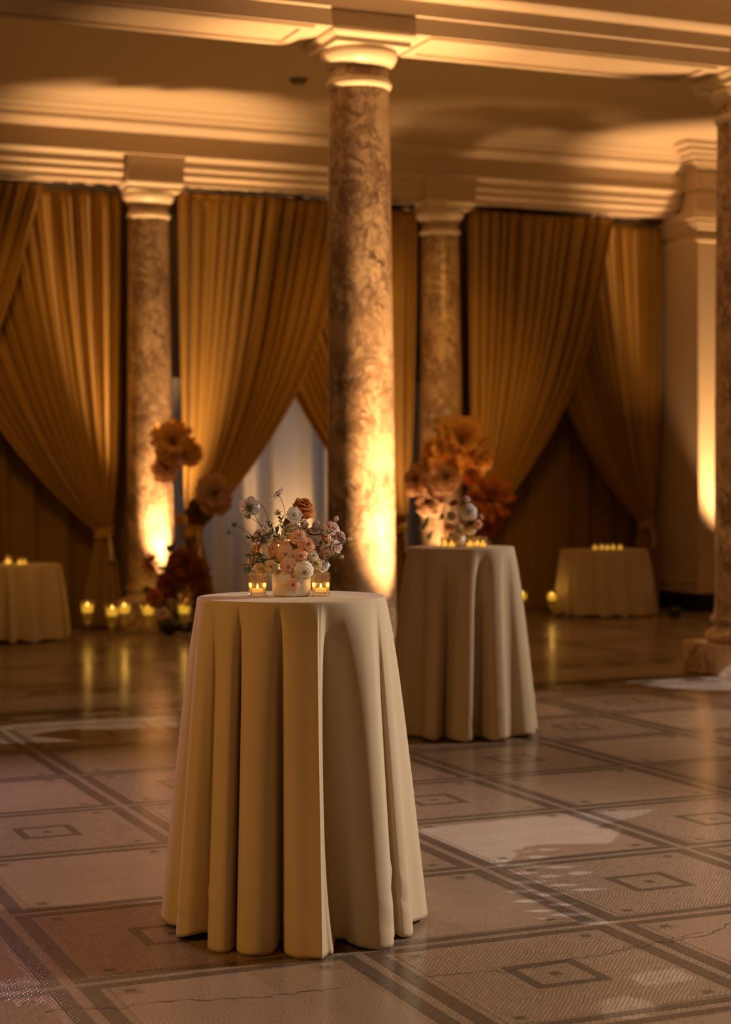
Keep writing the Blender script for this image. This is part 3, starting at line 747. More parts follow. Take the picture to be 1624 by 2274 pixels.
FOLDIN = {0.118: -0.012, 0.134: -0.025, 0.138: -0.028, 0.143: -0.030, 0.172: -0.006}
for a, (x, y, z) in zip(angs, hem): ctrl.append((a, x, y, z, FOLDIN.get(x, 0.0)))
back = [(120, 0.36, -0.24), (130, 0.27, -0.26), (140, 0.25, -0.36), (150, 0.17, -0.37), (160, 0.11, -0.32), (170, 0.05, -0.40), (182, -0.03, -0.42), (192, -0.09, -0.33), (202, -0.18, -0.37), (213, -0.26, -0.34), (223, -0.26, -0.26), (233, -0.35, -0.24), (244, -0.40, -0.18), (252, -0.38, -0.13)]
for a, x, y in back: ctrl.append((a, x, y, 0.008))
ctrl2 = ctrl
def wrap_catmull(P, n):
    m = len(P); out_ = []
    for i in range(m):
        q = []
        for d in (-1, 0, 1, 2):
            j = i+d; off = 0
            if j < 0: j += m; off = -360
            if j >= m: j -= m; off = 360
            q.append((P[j][0]+off,)+tuple(P[j][1:]))
        p0, p1, p2, p3 = q
        for k in range(n):
            t = k/n
            # centripetal-like softening: plain catmull-rom with reduced tension
            out_.append(tuple(0.5*((2*b)+(-a+c)*t+(2*a-5*b+4*c-d)*t*t+(-a+3*b-3*c+d)*t**3) for a, b, c, d in zip(p0, p1, p2, p3)))
    return out_
catmull = wrap_catmull
cloth_table(T1, 1.07, 0.305, ctrl, 'tall round table in beige floor-length cloth, nearest and sharpest, with the large bouquet', 1, rows=80, sub=12, group='tall cloth covered tables')
# second table
hem2 = [(-100, -.43, -.08), (-88, -.40, 0.0), (-80, -.36, .02), (-72, -.40, .10), (-62, -.36, .19), (-52, -.27, .20), (-46, -.25, .25), (-38, -.23, .33), (-28, -.17, .36), (-20, -.13, .31), (-13, -.12, .25),
        (-6, -.085, .33), (0, -.06, .39), (8, .01, .41), (13, .05, .385), (18, .052, .30), (24, .09, .27), (30, .12, .33), (37, .17, .37), (44, .235, .345), (50, .25, .27), (57, .29, .23), (64, .35, .22), (72, .40, .16), (80, .38, .08), (88, .40, .02), (96, .43, -.05)]
c2 = [(a, x, y, 0.006+0.014*((k*7) % 5)/5) for k, (a, x, y) in enumerate(hem2)] + [(a, x, y, 0.01) for a, x, y in back[:-1]]
c2[-1] = (240, -0.38, -0.2, .01)
c2 = [(a, .39*math.sin(math.radians(a))+(x-.39*math.sin(math.radians(a)))*1.25, .39*math.cos(math.radians(a))+(y-.39*math.cos(math.radians(a)))*1.25, z) for a, x, y, z in c2]
cloth_table(T2, 1.07, 0.305, c2, 'second tall round table in beige floor-length cloth, standing right of the middle column', 3, rows=50, sub=8, group='tall cloth covered tables')
# low tables far back
TRc = Vector((0, 0, 0)); zr = 19.2; TRc = at_depth(1341, 1221, zr); TRc.z = 0
TLc = at_depth(22, 1253, 16.5); TLc.z = 0
cloth_table(TRc, 0.713, 0.475, gen_ctrl(0.475, 15, 0.042, 5, 0.055), 'low round table in beige cloth in the far right bay, tea lights on top', 5, 'low_table', 30, 5, 'low cloth covered tables', cone=0.53)
cloth_table(TLc, 0.704, 0.475, gen_ctrl(0.475, 15, 0.042, 9, 0.05), 'low round table in beige cloth cut off by the left edge', 7, 'low_table', 30, 5, 'low cloth covered tables', cone=0.515)

# ------------------------------------------------------------------ added unseen light projectors, a cutout mask shapes the pale patches
import bmesh
def mask_projector(lamp, polys, energy, col, label, dist=0.8, aim=None, ang=50):
    lamp = Vector(lamp)
    cent = Vector((0, 0, 0)); allp = []
    W = [[on_z(a, b_, 0.0) for a, b_ in p] for p in polys]
    for p in W: allp += p
    for q in allp: cent += q
    cent /= len(allp)
    d = (cent-lamp).normalized(); a = d.cross(UP).normalized(); b = a.cross(d)
    bm = bmesh.new()
    def loop(P):
        vs_ = [bm.verts.new(p) for p in P]
        for i in range(len(vs_)): bm.edges.new((vs_[i], vs_[(i+1) % len(vs_)]))
    ext = dist*0.75
    loop([(-ext, -ext, 0), (ext, -ext, 0), (ext, ext, 0), (-ext, ext, 0)])
    for p in W:
        L = []
        for q in p:
            v = q-lamp; s = dist/v.dot(d); v = v*s
            L.append((v.dot(a), v.dot(b), 0))
        loop(L)
    bmesh.ops.triangle_fill(bm, use_beauty=True, use_dissolve=False, edges=bm.edges[:])
    me = bpy.data.meshes.new('mask_plate'); bm.to_mesh(me); bm.free(); me.materials.append(BLACK)
    t = thing('added_projector', label, 'projector', lamp)
    o = bpy.data.objects.new('mask_plate', me); C.objects.link(o); o.parent = t
    Mx = Matrix((a, b, -d)).transposed().to_4x4(); Mx.translation = d*dist
    o.matrix_local = Mx
    o.modifiers.new('t', 'SOLIDIFY').thickness = 0.001
    V, F = lathe([(0.0, -0.12), (0.08, -0.12), (0.08, 0.12), (0.09, 0.12), (0.09, -0.13), (0, -0.13)], 24)
    h = mesh_obj('housing', V, F, BLACK, t); Mh = Matrix((a, b, -d)).transposed().to_4x4(); Mh.translation = -d*0.14
    h.matrix_local = Mh
    spot('added_patch_beam', lamp, cent, energy, col, ang, 0.3, 0.0009)
main = [(930, 1840), (1060, 1826), (1240, 1809), (1345, 1801), (1458, 1796), (1425, 1810), (1380, 1822), (1345, 1828), (1322, 1838), (1345, 1840), (1386, 1836), (1362, 1868), (1352, 1873), (1200, 1875), (1165, 1881), (1152, 1893), (1140, 1906), (1128, 1918), (1112, 1925), (1060, 1905), (985, 1872), (932, 1852)]
rp = []
rr = random.Random(4)
for (a, b_, n_) in ((1165, 1889, 1), (1215, 1886, 1), (1195, 1902, 1), (1180, 1921, 1), (1250, 1925, 1), (1165, 1938, 1), (1225, 1945, 1), (1290, 1938, 1), (1180, 1958, 1), (1255, 1965, 1), (1160, 1978, 1), (1225, 1985, 1), (1310, 1975, 1), (1180, 2000, 1), (1250, 2008, 1), (1205, 2022, 1), (1270, 2030, 1), (1195, 2040, 1), (1330, 2048, 1)):
    ln = rr.uniform(48, 84); h_ = rr.uniform(3.6, 5.6)
    rp.append([(a-ln*.6, b_+2), (a-ln*.2, b_-h_*.6), (a+ln*.3, b_-h_*.4), (a+ln*.6, b_-3), (a+ln*.2, b_+h_*.7), (a-ln*.2, b_+h_)])
low = [[(1400, 2170), (1432, 2158), (1500, 2150), (1512, 2156), (1550, 2172), (1480, 2186), (1430, 2188)], [(1330, 2222), (1390, 2212), (1440, 2222), (1465, 2240), (1420, 2262), (1340, 2262)]]
mask_projector(on_z(1200, 1870, 0.0)+TOW*5.5+RT*3.5+UP*3.4, [main]+rp, 3000, (0.95, 0.95, 1.0), 'added unseen projector behind the camera casting the pale patch on the floor', ang=34)
mask_projector(on_z(1480, 2200, 0.0)+TOW*4.0+RT*3.0+UP*3.6, low, 900, (1.0, 0.95, 0.85), 'added unseen projector behind the camera casting the two small soft patches at lower right', ang=34)
left = [[(0, 1612), (60, 1606), (200, 1598), (390, 1590), (395, 1612), (300, 1617), (230, 1620), (160, 1618), (90, 1628), (60, 1634), (130, 1640), (180, 1646), (60, 1650), (0, 1652)]]
rightp = [[(1380, 1512), (1440, 1509), (1530, 1505), (1640, 1500), (1640, 1531), (1560, 1532), (1480, 1527), (1430, 1520)]]
mask_projector(on_z(200, 1620, 0.0)+TOW*7+RT*2.5+UP*4.2, left, 3000, (1.0, 0.86, 0.66), 'added unseen projector high behind the camera aimed at the left floor', ang=30)
mask_projector(on_z(1530, 1520, 0.0)+TOW*6+RT*2.0+UP*4.2, rightp, 4500, (1.0, 0.95, 0.95), 'added unseen projector high at the right aimed past the right column', ang=30)


# ------------------------------------------------------------------ flowers
PEACH = petal_mat('peach_petal', (0.86, 0.54, 0.36), (0.92, 0.66, 0.48))
PEACHD = petal_mat('deep_peach_petal', (0.82, 0.45, 0.27), (0.88, 0.56, 0.38))
RUST = petal_mat('rust_petal', (0.50, 0.16, 0.03), (0.60, 0.22, 0.05), 0.25)
MAUVE = petal_mat('mauve_petal', (0.62, 0.42, 0.38), (0.74, 0.54, 0.49))
BLUSH = petal_mat('blush_petal', (0.80, 0.60, 0.54), (0.88, 0.72, 0.64))
CREAM = petal_mat('cream_petal', (0.86, 0.78, 0.62), (0.90, 0.84, 0.72))
BUTTER = petal_mat('butter_petal', (0.88, 0.70, 0.36), (0.90, 0.78, 0.50), 0.45)  # yellow cream petals, with candle glow put into the colour
WHITE = petal_mat('white_petal', (0.86, 0.84, 0.84), (0.92, 0.90, 0.90), 0.4)
GREEN = pbr('stem_green', (0.10, 0.13, 0.035), 0.5, 0.3, 40)
DGREEN = pbr('leaf_green', (0.045, 0.075, 0.028), 0.5, 0.35, 40)
PGREEN = pbr('pale_green', (0.30, 0.34, 0.15), 0.55, 0.3, 60)
def rotm(d):
    return Vector(d).normalized().to_track_quat('Z', 'Y').to_matrix()
def petal_geo(phi, R0, R1, z0, z1, hw, curl, nu=6, nv=6, ruf=0.0, seed=0.0, wp=0.62):
    V, F = [], []
    for j in range(nv+1):
        v = j/nv
        wv = hw*math.sin(math.pi*min(1.0, v*wp+0.12))
        for i in range(nu+1):
            u = 2*i/nu-1
            rho = R0+(R1-R0)*v**1.15 + curl*R1*0.28*max(0, v-0.65)**1.5*3
            z = z0+(z1-z0)*math.sin(v*math.pi/2) - curl*R1*0.35*max(0, (v-0.7)/0.3)**2
            z -= 0.16*abs(z1-z0)*u*u*v*v
            rho *= 1-0.10*u*u*v
            rf = ruf*R1*math.sin(u*7+seed*3.1)*v**2
            z += rf; rho += 0.5*ruf*R1*math.sin(u*5+seed)*v**2
            a = phi+u*wv
            V.append((rho*math.cos(a), rho*math.sin(a), z))
    for j in range(nv):
        for i in range(nu):
            F.append((j*(nu+1)+i, j*(nu+1)+i+1, (j+1)*(nu+1)+i+1, (j+1)*(nu+1)+i))
    return V, F
def tf(V, Mx, off=(0, 0, 0)):
    o = Vector(off); return [tuple(Mx @ Vector(v) + o) for v in V]
def stem(root, head, ends, rad, mat=GREEN, name='stem'):
    # ends: world points after the head
    P = [Vector(head)] + [Vector(e) for e in ends]
    pts = bez(P[0], P[1], P[2], 10) if len(P) == 3 else [P[0], P[1]]
    pts = [p-Vector(root.location) for p in pts]
    V, F = tube(pts, rad, 6); return mesh_obj(name, V, F, mat, root)
def sepals(root, Mx, R, n=5, mat=GREEN, z=-0.32, ln=0.6):
    V, F = [], []
    for k in range(n):
        a = 2*math.pi*k/n+0.3; ca, sa = math.cos(a), math.sin(a); b = len(V)
        for (r, w_, zz) in ((0.06, 0.06, z), (0.25, 0.10, z+0.02), (ln, 0.012, z-0.06)):
            V += [(r*R*ca-w_*R*sa, r*R*sa+w_*R*ca, zz*R), (r*R*ca+w_*R*sa, r*R*sa-w_*R*ca, zz*R)]
        F += [(b, b+1, b+3, b+2), (b+2, b+3, b+5, b+4)]
    A = lathe([(0.02*R, (z-0.12)*R), (0.12*R, (z-0.05)*R), (0.14*R, (z+0.08)*R)], 10)
    merge((V, F), A)
    return mesh_obj('calyx', tf(V, Mx), F, mat, root, thick=0.0003*max(1, R/0.03))
def rose(name, label, cat, P, d, R, mat, seed, ends=None, group=None, loose=0.0, rings=3, mat2=None, srad=0.0016, ruf=0.03, outer=5, seps=True, hi=1.0, bud=False):
    rnd = random.Random(seed)
    t = thing(name, label, cat, P, group); Mx = rotm(d)
    Mx = Mx @ Matrix.Rotation(rnd.uniform(0, 6.28), 3, 'Z')
    V, F = [], []
    ph = rnd.uniform(0, 6)
    if bud:
        for q in range(4):
            V, F = [], []
            for j in range(9):
                v = j/8
                for i in range(7):
                    u = i/3-1; a = ph+q*1.57+u*1.05*(1-0.25*v)
                    rho = R*(0.62*math.sin(math.pi*min(1, v*0.80+0.12))+0.03*u)*(1-0.12*v)
                    V.append((rho*math.cos(a+0.5*v), rho*math.sin(a+0.5*v), -0.5*R+1.45*R*v-0.15*R*u*u*v))
            for j in range(8):
                for i in range(6): F.append((j*7+i, j*7+i+1, j*7+8+i, j*7+7+i))
            mesh_obj('petal', tf(V, Mx), F, mat, t, thick=0.0004)
        sepals(t, Mx, R, z=-0.5)
        if ends: stem(t, Vector(P)-Mx@Vector((0, 0, 0.5*R)), ends, srad)
        return t
    inner = [(0.13, 0.50, 3), (0.22, 0.52, 3), (0.33, 0.52, 3), (0.45, 0.50, 4)]
    if rings < 3: inner = inner[:rings+1]
    for k, (rt, zt, n) in enumerate(inner):
        for q in range(n):
            a = ph+k*1.1+q*2*math.pi/n
            merge((V, F), petal_geo(a, 0.05*R, rt*R*(1+loose*0.3), -0.3*R, zt*R*hi+rnd.uniform(-.04, .04)*R, 2.1/n+0.55, 0.10, 6, 5, ruf*0.6, rnd.random()*6))
    mesh_obj('inner_petals', tf(V, Mx), F, mat2 or mat, t, thick=0.0004*max(1, R/0.03))
    outr = [(0.60, 0.44, 4, 0.25), (0.78, 0.34, outer, 0.5), (1.0, 0.14-0.2*loose, outer, 0.8)][:max(1, rings)]
    for k, (rt, zt, n, cu) in enumerate(outr):
        for q in range(n):
            a = ph+2+k*0.9+q*2*math.pi/n+rnd.uniform(-.12, .12)
            V, F = petal_geo(a, 0.06*R, rt*R*0.86*rnd.uniform(.93, 1.05), -0.32*R, zt*R*hi+rnd.uniform(-.06, .06)*R, 2.3/n+0.5, cu, 6, 6, ruf, rnd.random()*6)
            mesh_obj('petal', tf(V, Mx), F, mat, t, thick=0.0004*max(1, R/0.03))
    if seps: sepals(t, Mx, R)
    if ends: stem(t, Vector(P)-Mx@Vector((0, 0, 0.36*R)), ends, srad)
    return t
def scabiosa(label, P, d, R, seed, ends):
    rnd = random.Random(seed)
    t = thing('scabiosa', label, 'flower', P, 'flowers of the large bouquet'); Mx = rotm(d)
    ph = rnd.uniform(0, 6)
    for k in range(10):
        a = ph+k*2*math.pi/10+rnd.uniform(-.08, .08)
        V, F = petal_geo(a, 0.12*R, R*rnd.uniform(.86, 1.06), -0.05*R, 0.10*R+rnd.uniform(-.09, .09)*R, 0.42, -0.1, 10, 7, 0.085, rnd.random()*6, 0.5)
        mesh_obj('petal', tf(V, Mx), F, WHITE, t, thick=0.0003)
    V, F = [], []
    for k in range(12):
        a = ph+k*2*math.pi/12
        merge((V, F), petal_geo(a, 0.12*R, R*0.52, 0.0, 0.24*R, 0.32, 0.1, 5, 4, 0.08, rnd.random()*6, 0.5))
    mesh_obj('inner_petals', tf(V, Mx), F, WHITE, t, thick=0.0003)
    V, F = lathe([(0.0, 0.30*R), (0.12*R, 0.27*R), (0.20*R, 0.18*R), (0.22*R, 0.05*R), (0.1*R, -0.12*R), (0.0, -0.14*R)], 14)
    mesh_obj('flower_center', tf(V, Mx), F, PGREEN, t)
    V, F = [], []
    for k in range(9):
        a = ph+k*2*math.pi/9; ca, sa = math.cos(a), math.sin(a); b = len(V)
        for (r, w_, zz) in ((0.05, 0.05, -.12), (0.3, 0.06, -.14), (0.60*rnd.uniform(.8, 1.1), 0.008, -.10)):
            V += [(r*R*ca-w_*R*sa, r*R*sa+w_*R*ca, zz*R), (r*R*ca+w_*R*sa, r*R*sa-w_*R*ca, zz*R)]
        F += [(b, b+1, b+3, b+2), (b+2, b+3, b+5, b+4)]
    mesh_obj('sepals', tf(V, Mx), F, DGREEN, t, thick=0.0004)
    stem(t, Vector(P)-Mx@Vector((0, 0, 0.12*R)), ends, 0.0011)
def pod(label, P, d, R, seed, ends, spikes=11):
    rnd = random.Random(seed)
    t = thing('seed_pod', label, 'seed pod', P, 'flowers of the large bouquet'); Mx = rotm(d)
    V, F = lathe([(0, .32*R), (.22*R, .25*R), (.33*R, 0), (.22*R, -.25*R), (0, -.32*R)], 12); mesh_obj('pod', tf(V, Mx), F, PGREEN, t)
    for k in range(spikes):
        a = 2*math.pi*k/spikes+rnd.uniform(-.2, .2); el = rnd.uniform(-.3, .9); ca, sa = math.cos(a), math.sin(a)
        p = Vector((ca*math.cos(el), sa*math.cos(el), math.sin(el)))
        q = p*R*rnd.uniform(.8, 1.15)+Vector((0, 0, .15*R))
        V, F = tube([Mx@(p*.2*R), Mx@(p*.55*R), Mx@q], [0.0012*R/0.012, 0.001*R/0.012, 0.0002], 5)
        mesh_obj('sepal', V, F, DGREEN, t)
    stem(t, P, ends, 0.0008)
def blade(p0, d, ln, wd, droop, mat, parent, name='leaf', nrm=None):
    d = Vector(d).normalized(); side = d.cross(nrm or TOW).normalized() if abs(d.dot(nrm or TOW)) < .95 else RT
    V, F = [], []
    up = side.cross(d)
    for k in range(6):
        t = k/5; c = Vector(p0)+d*ln*t+Vector((0, 0, -droop*t*t)); w_ = wd*math.sin(math.pi*min(1, t*0.85+0.13))
        if k == 5: w_ = wd*0.06
        V += [tuple(c-side*w_), tuple(c+up*w_*0.35), tuple(c+side*w_)]
    for k in range(5):
        for i in range(2): F.append((3*k+i, 3*k+i+1, 3*k+4+i, 3*k+3+i))
    return mesh_obj(name, V, F, mat, parent, thick=0.0004)
def sprig(label, P, tip, n, seed, ln=0.022, wd=0.0022, mat=None, group='flowers of the large bouquet', sc=1.0):
    rnd = random.Random(seed); mat = mat or DGREEN
    t = thing('leaf_sprig', label, 'greenery', P, group)
    P = Vector(P); tip = Vector(tip); mid = (P+tip)/2+Vector((0, 0, 0.012*sc))
    pts = [p-P for p in bez(P, mid, tip, 8)]
    V, F = tube(pts, 0.0009*sc, 5); mesh_obj('stem', V, F, GREEN, t)
    ax = (tip-P).normalized()
    for k in range(n):
        u = 0.25+0.75*(k+0.5)/n; i = int(u*8); c = pts[min(i, 8)]
        d = ax*0.8+Vector((rnd.uniform(-1, 1), rnd.uniform(-1, 1), rnd.uniform(-.8, 1)))*0.9
        blade(c, d, ln*rnd.uniform(.6, 1.15), wd, rnd.uniform(0, .3)*ln, mat, t)
SC = 3286.0
def bq(cx, cy, w_): return T1 + RT*((cx-795)/SC) + UP*(1.0705+(1255-cy)/SC) + TOW*w_
def dr(a, b, c): return (RT*a + UP*b + TOW*c)
NECK = T1 + UP*(1.0705+0.075)
def ends(cx, cy, w_, k=0.5, ax=0.0):
    nk = NECK + RT*ax
    m = bq(cx, cy, w_)*(1-k) + nk*k + UP*0.01
    return (m, nk - UP*0.03)
G1 = 'flowers of the large bouquet'
# vase
vz = thing('vase', 'off white speckled ceramic bowl vase on the nearest table', 'vase', T1+UP*1.0705)
V, F = lathe([(0, 0), (0.054, 0), (0.0595, 0.003), (0.0615, 0.010), (0.0625, 0.03), (0.0622, 0.084), (0.0612, 0.0865), (0.0585, 0.085), (0.0575, 0.08), (0.0575, 0.012), (0, 0.012)], 64)
mesh_obj('body', V, F, CERAM, vz)
V, F = lathe([(0, 0.06), (0.057, 0.06), (0.057, 0.013), (0, 0.013)], 32); mesh_obj('flower_foam', V, F, DGREEN, vz)
R_ = lambda d: d/2/SC
roses = [
 ('rose', 'open peach spray rose facing the camera, largest at the lower middle of the bouquet', 745, 805, .075, (-.1, -.05, 1), 200, PEACH),
 ('rose', 'pinkish peach spray rose at the top of the peach cluster', 885, 622, .055, (.1, .5, .85), 195, PEACH),
 ('rose', 'deep peach spray rose at the right of the peach cluster', 968, 712, .066, (.35, .25, .9), 205, PEACHD),
 ('rose', 'peach spray rose between the large lower rose and the cream petals', 902, 822, .082, (.15, -.05, 1), 165, PEACHD),
 ('rose', 'peach spray rose lowest of the cluster, just above the vase rim', 772, 925, .082, (0, -.45, .9), 185, PEACH),
 ('rose', 'peach spray rose at the left of the cluster turned to the left', 604, 762, .05, (-.75, .25, .6), 160, PEACHD),
 ('rose', 'small peach rose turned upward between the big peach roses', 745, 705, .052, (-.05, .7, .7), 130, PEACH)]
for k, (nm, lb, cx, cy, w_, d, dm, mt) in enumerate(roses):
    rose(nm, lb, 'flower', bq(cx, cy, w_-0.012), dr(*d), R_(dm)*1.12, mt, 20+k, ends(cx, cy, w_, .5, (cx-795)/SC*.3), G1, rings=3)
others = [
 ('rose', 'rust orange rose standing highest in the bouquet', 918, 330, .0, (.15, .85, .45), 275, RUST, 3, .6, .07, 5),
 ('rose', 'rust rose half hidden behind the white scabiosa', 780, 490, -.03, (-.2, .8, .4), 170, RUST, 3, .4, .05, 5),
 ('rose', 'cream white rose behind the peach cluster', 800, 565, .015, (-.25, .85, .5), 235, CREAM, 3, .2, .03, 5),
 ('rose', 'pale lilac white rose at the back left of the bouquet', 455, 625, -.05, (-.7, .5, -.1), 250, BLUSH, 3, .5, .05, 5),
 ('rose', 'peach cream rose low at the back left of the bouquet', 430, 790, -.045, (-.8, .1, .2), 230, PEACH, 3, .5, .05, 5),
 ('lisianthus_bud', 'closed mauve bud left of the two mauve buds', 942, 505, .02, (0, .95, .2), 120, MAUVE, 1, 0, .02, 4),
 ('lisianthus_bud', 'closed mauve bud right of the other mauve bud', 1058, 515, .02, (.2, .95, .2), 125, MAUVE, 1, 0, .02, 4),
 ('lisianthus', 'mauve bloom opening upward behind the peach cluster', 1050, 590, .01, (.05, .85, .4), 200, MAUVE, 3, .3, .06, 5),
 ('lisianthus', 'pale pink bloom highest at the right of the bouquet', 1235, 535, .02, (.55, .6, .45), 185, BLUSH, 3, .2, .06, 5),
 ('lisianthus', 'pink ruffled bloom at the far right of the bouquet', 1315, 635, .015, (.85, .35, .35), 165, MAUVE, 3, .4, .09, 5),
 ('lisianthus_bud', 'half open peach bud between the mauve and the pink blooms', 1180, 640, .045, (.3, .75, .5), 115, PEACH, 1, .1, .03, 4),
 ('lisianthus', 'dusky mauve bloom seen between the thin stems at right', 1105, 700, .03, (.1, .3, .9), 190, MAUVE, 3, .4, .07, 5),
 ('lisianthus', 'blush cream ruffled bloom at right facing outward', 1255, 740, .035, (.7, -.05, .6), 200, BLUSH, 3, .4, .10, 5),
 ('lisianthus', 'peach cream bloom low at the right hanging downward', 1165, 790, .04, (.25, -.5, .8), 150, PEACH, 3, .3, .07, 5),
 ('lisianthus_bud', 'tiny dry bud at the top right tip of the bouquet', 1272, 445, .02, (.3, .9, .2), 80, MAUVE, 1, .3, .1, 4),
 ('lisianthus_bud', 'tiny white tipped bud sticking out furthest right', 1410, 655, .02, (.9, .1, .3), 66, CREAM, 1, 0, .05, 4),
 ('lisianthus_bud', 'tiny bud low at the right edge of the bouquet', 1325, 840, .03, (.9, -.1, .3), 62, PEACH, 1, 0, .05, 4),
 ('sweet_pea', 'yellow cream petals with candle glow in their colour above the left candle holder', 485, 955, .04, (-.5, -.2, .8), 165, BUTTER, 2, .6, .12, 5),
 ('sweet_pea', 'butter cream petals hanging at the left rim of the vase', 597, 925, .062, (-.2, -.3, .9), 185, BUTTER, 2, .6, .12, 5),
 ('sweet_pea', 'cream pink ruffled bloom hanging over the right rim of the vase', 935, 985, .085, (.15, -.35, .9), 200, CREAM, 3, .5, .12, 5),
 ('sweet_pea', 'butter yellow bloom above the right candle holder', 1045, 900, .055, (.2, -.2, .9), 190, BUTTER, 2, .6, .12, 5),
 ('sweet_pea', 'white ruffled bloom behind the right candle holder rim', 1135, 930, .03, (.5, -.4, .7), 170, WHITE, 2, .6, .12, 5),
 ('sweet_pea', 'cream petal bloom just right of the peach cluster', 1030, 825, .065, (.3, .2, .9), 150, CREAM, 2, .5, .10, 5),
 ('sweet_pea', 'peach bloom drooping lowest in front of the vase', 822, 1112, .080, (.05, -.35, .9), 190, PEACH, 2, .9, .10, 5)]
for k, (nm, lb, cx, cy, w_, d, dm, mt, rg, lo, rf, ou) in enumerate(others):
    rose(nm, lb, 'flower', bq(cx, cy, w_-0.01), dr(*d), R_(dm)*1.15, mt, 60+k*3, ends(cx, cy, w_, .55, (cx-795)/SC*.3), G1, lo, rg, ruf=rf, outer=ou, srad=0.0011, hi=(1.25 if mt is RUST else 1.0), bud='bud' in nm)
fill = [('peach spray rose bud behind the left peach rose', 655, 655, .02, (-.3, .7, .6), 130, PEACH), ('pale cream bloom deep behind the yellow petals', 620, 850, .035, (-.5, 0, .9), 150, CREAM),
 ('peach rose in the gap under the deep peach rose', 1000, 790, .05, (.3, -.1, .9), 150, PEACHD), ('cream bloom tucked in at the centre below the white rose', 820, 720, .03, (0, .3, .9), 150, CREAM),
 ('blush bloom deep between the peach and mauve flowers', 1090, 830, .02, (.3, 0, .9), 160, BLUSH), ('pale lilac bloom at the far left behind the leaves', 385, 900, -.03, (-.7, 0, .6), 170, BLUSH),
 ('cream bloom at the back of the bouquet above the mauve one', 960, 580, -.01, (.1, .8, .5), 150, BLUSH), ('white bloom behind the leafy sprigs', 560, 640, -.04, (-.3, .7, .6), 190, CREAM)]
for k, (lb, cx, cy, w_, d, dm, mt) in enumerate(fill):
    rose('rose', lb, 'flower', bq(cx, cy, w_-0.01), dr(*d), R_(dm)*1.1, mt, 150+k, ends(cx, cy, w_, .5, (cx-795)/SC*.3), G1, .3, 3, ruf=.06, srad=0.0011)
scabiosa('white scabiosa at upper left seen from behind', bq(360, 312, .03), dr(-.12, .3, -1), R_(235), 5, (bq(440, 430, .04), bq(575, 660, .03)))
scabiosa('white scabiosa at the very top seen edge on', bq(660, 175, .02), dr(-.66, .72, .12), R_(225), 6, (bq(760, 300, .03), bq(735, 620, .02)))
scabiosa('white scabiosa facing the camera in front of the rust rose', bq(832, 393, .05), dr(.12, .12, 1), R_(185), 7, (bq(900, 500, .02), bq(880, 620, .0)))
pod('spiky green seed pod, upper of the two at the far left', bq(205, 500, .03), dr(-.3, .4, .8), R_(95), 3, (bq(290, 510, .03), bq(420, 650, .02)))
pod('spiky green seed pod furthest left', bq(142, 572, .03), dr(-.8, .2, .5), R_(90), 4, (bq(240, 600, .03), bq(430, 800, .02)))
pod('dark star shaped seed pod low left beside the candle', bq(335, 968, .05), dr(-.2, -.1, 1), R_(120), 5, (bq(380, 890, .05), bq(560, 860, .03)))
pod('green star seed pod at the top middle of the bouquet', bq(662, 372, .02), dr(-.1, .3, .9), R_(110), 6, (bq(690, 470, .02), bq(700, 640, .0)))
pod('small dark pod below the back facing scabiosa', bq(352, 408, .04), dr(-.5, .1, .8), R_(90), 7, (bq(440, 450, .04), bq(640, 620, .02)))
pod('green pod nestled left of the peach roses', bq(478, 850, .055), dr(-.4, .1, .9), R_(100), 8, (bq(520, 860, .05), bq(640, 880, .03)))
for k, (a, b_, c, d, n_, lb) in enumerate((
    (560, 690, 335, 640, 12, 'leafy sprig reaching left under the seed pods'), (560, 740, 470, 600, 11, 'leafy sprig at the left shoulder of the bouquet'),
    (640, 690, 560, 470, 12, 'leafy sprig rising left of the cream rose'), (680, 660, 640, 560, 12, 'dense leafy sprig just left of the cream rose'),
    (560, 830, 330, 830, 13, 'leafy sprig reaching left above the candle'), (600, 860, 430, 880, 10, 'leafy sprig beside the yellow petals'),
    (560, 900, 330, 925, 9, 'leafy sprig lowest at the left'), (720, 600, 700, 430, 11, 'leafy sprig behind the white scabiosa'), (900, 560, 930, 400, 6, 'leafy sprig under the rust rose'),
    (1080, 800, 1190, 560, 6, 'thin leafy sprig among the pink blooms'), (1080, 790, 1380, 690, 6, 'thin leafy sprig reaching to the furthest right bud'), (1060, 860, 1340, 835, 5, 'thin sprig low at the right of the bouquet'))):
    sprig(lb, bq(a, b_, .045), bq(c, d, .04), n_, 40+k, 0.026, 0.0021)
stemx = thing('bare_stem', 'bare curved green stem between the scabiosas', 'stem', bq(465, 270, .0), G1)
stem(stemx, bq(465, 270, .0), (bq(540, 300, .0), bq(580, 640, .0)), 0.001)

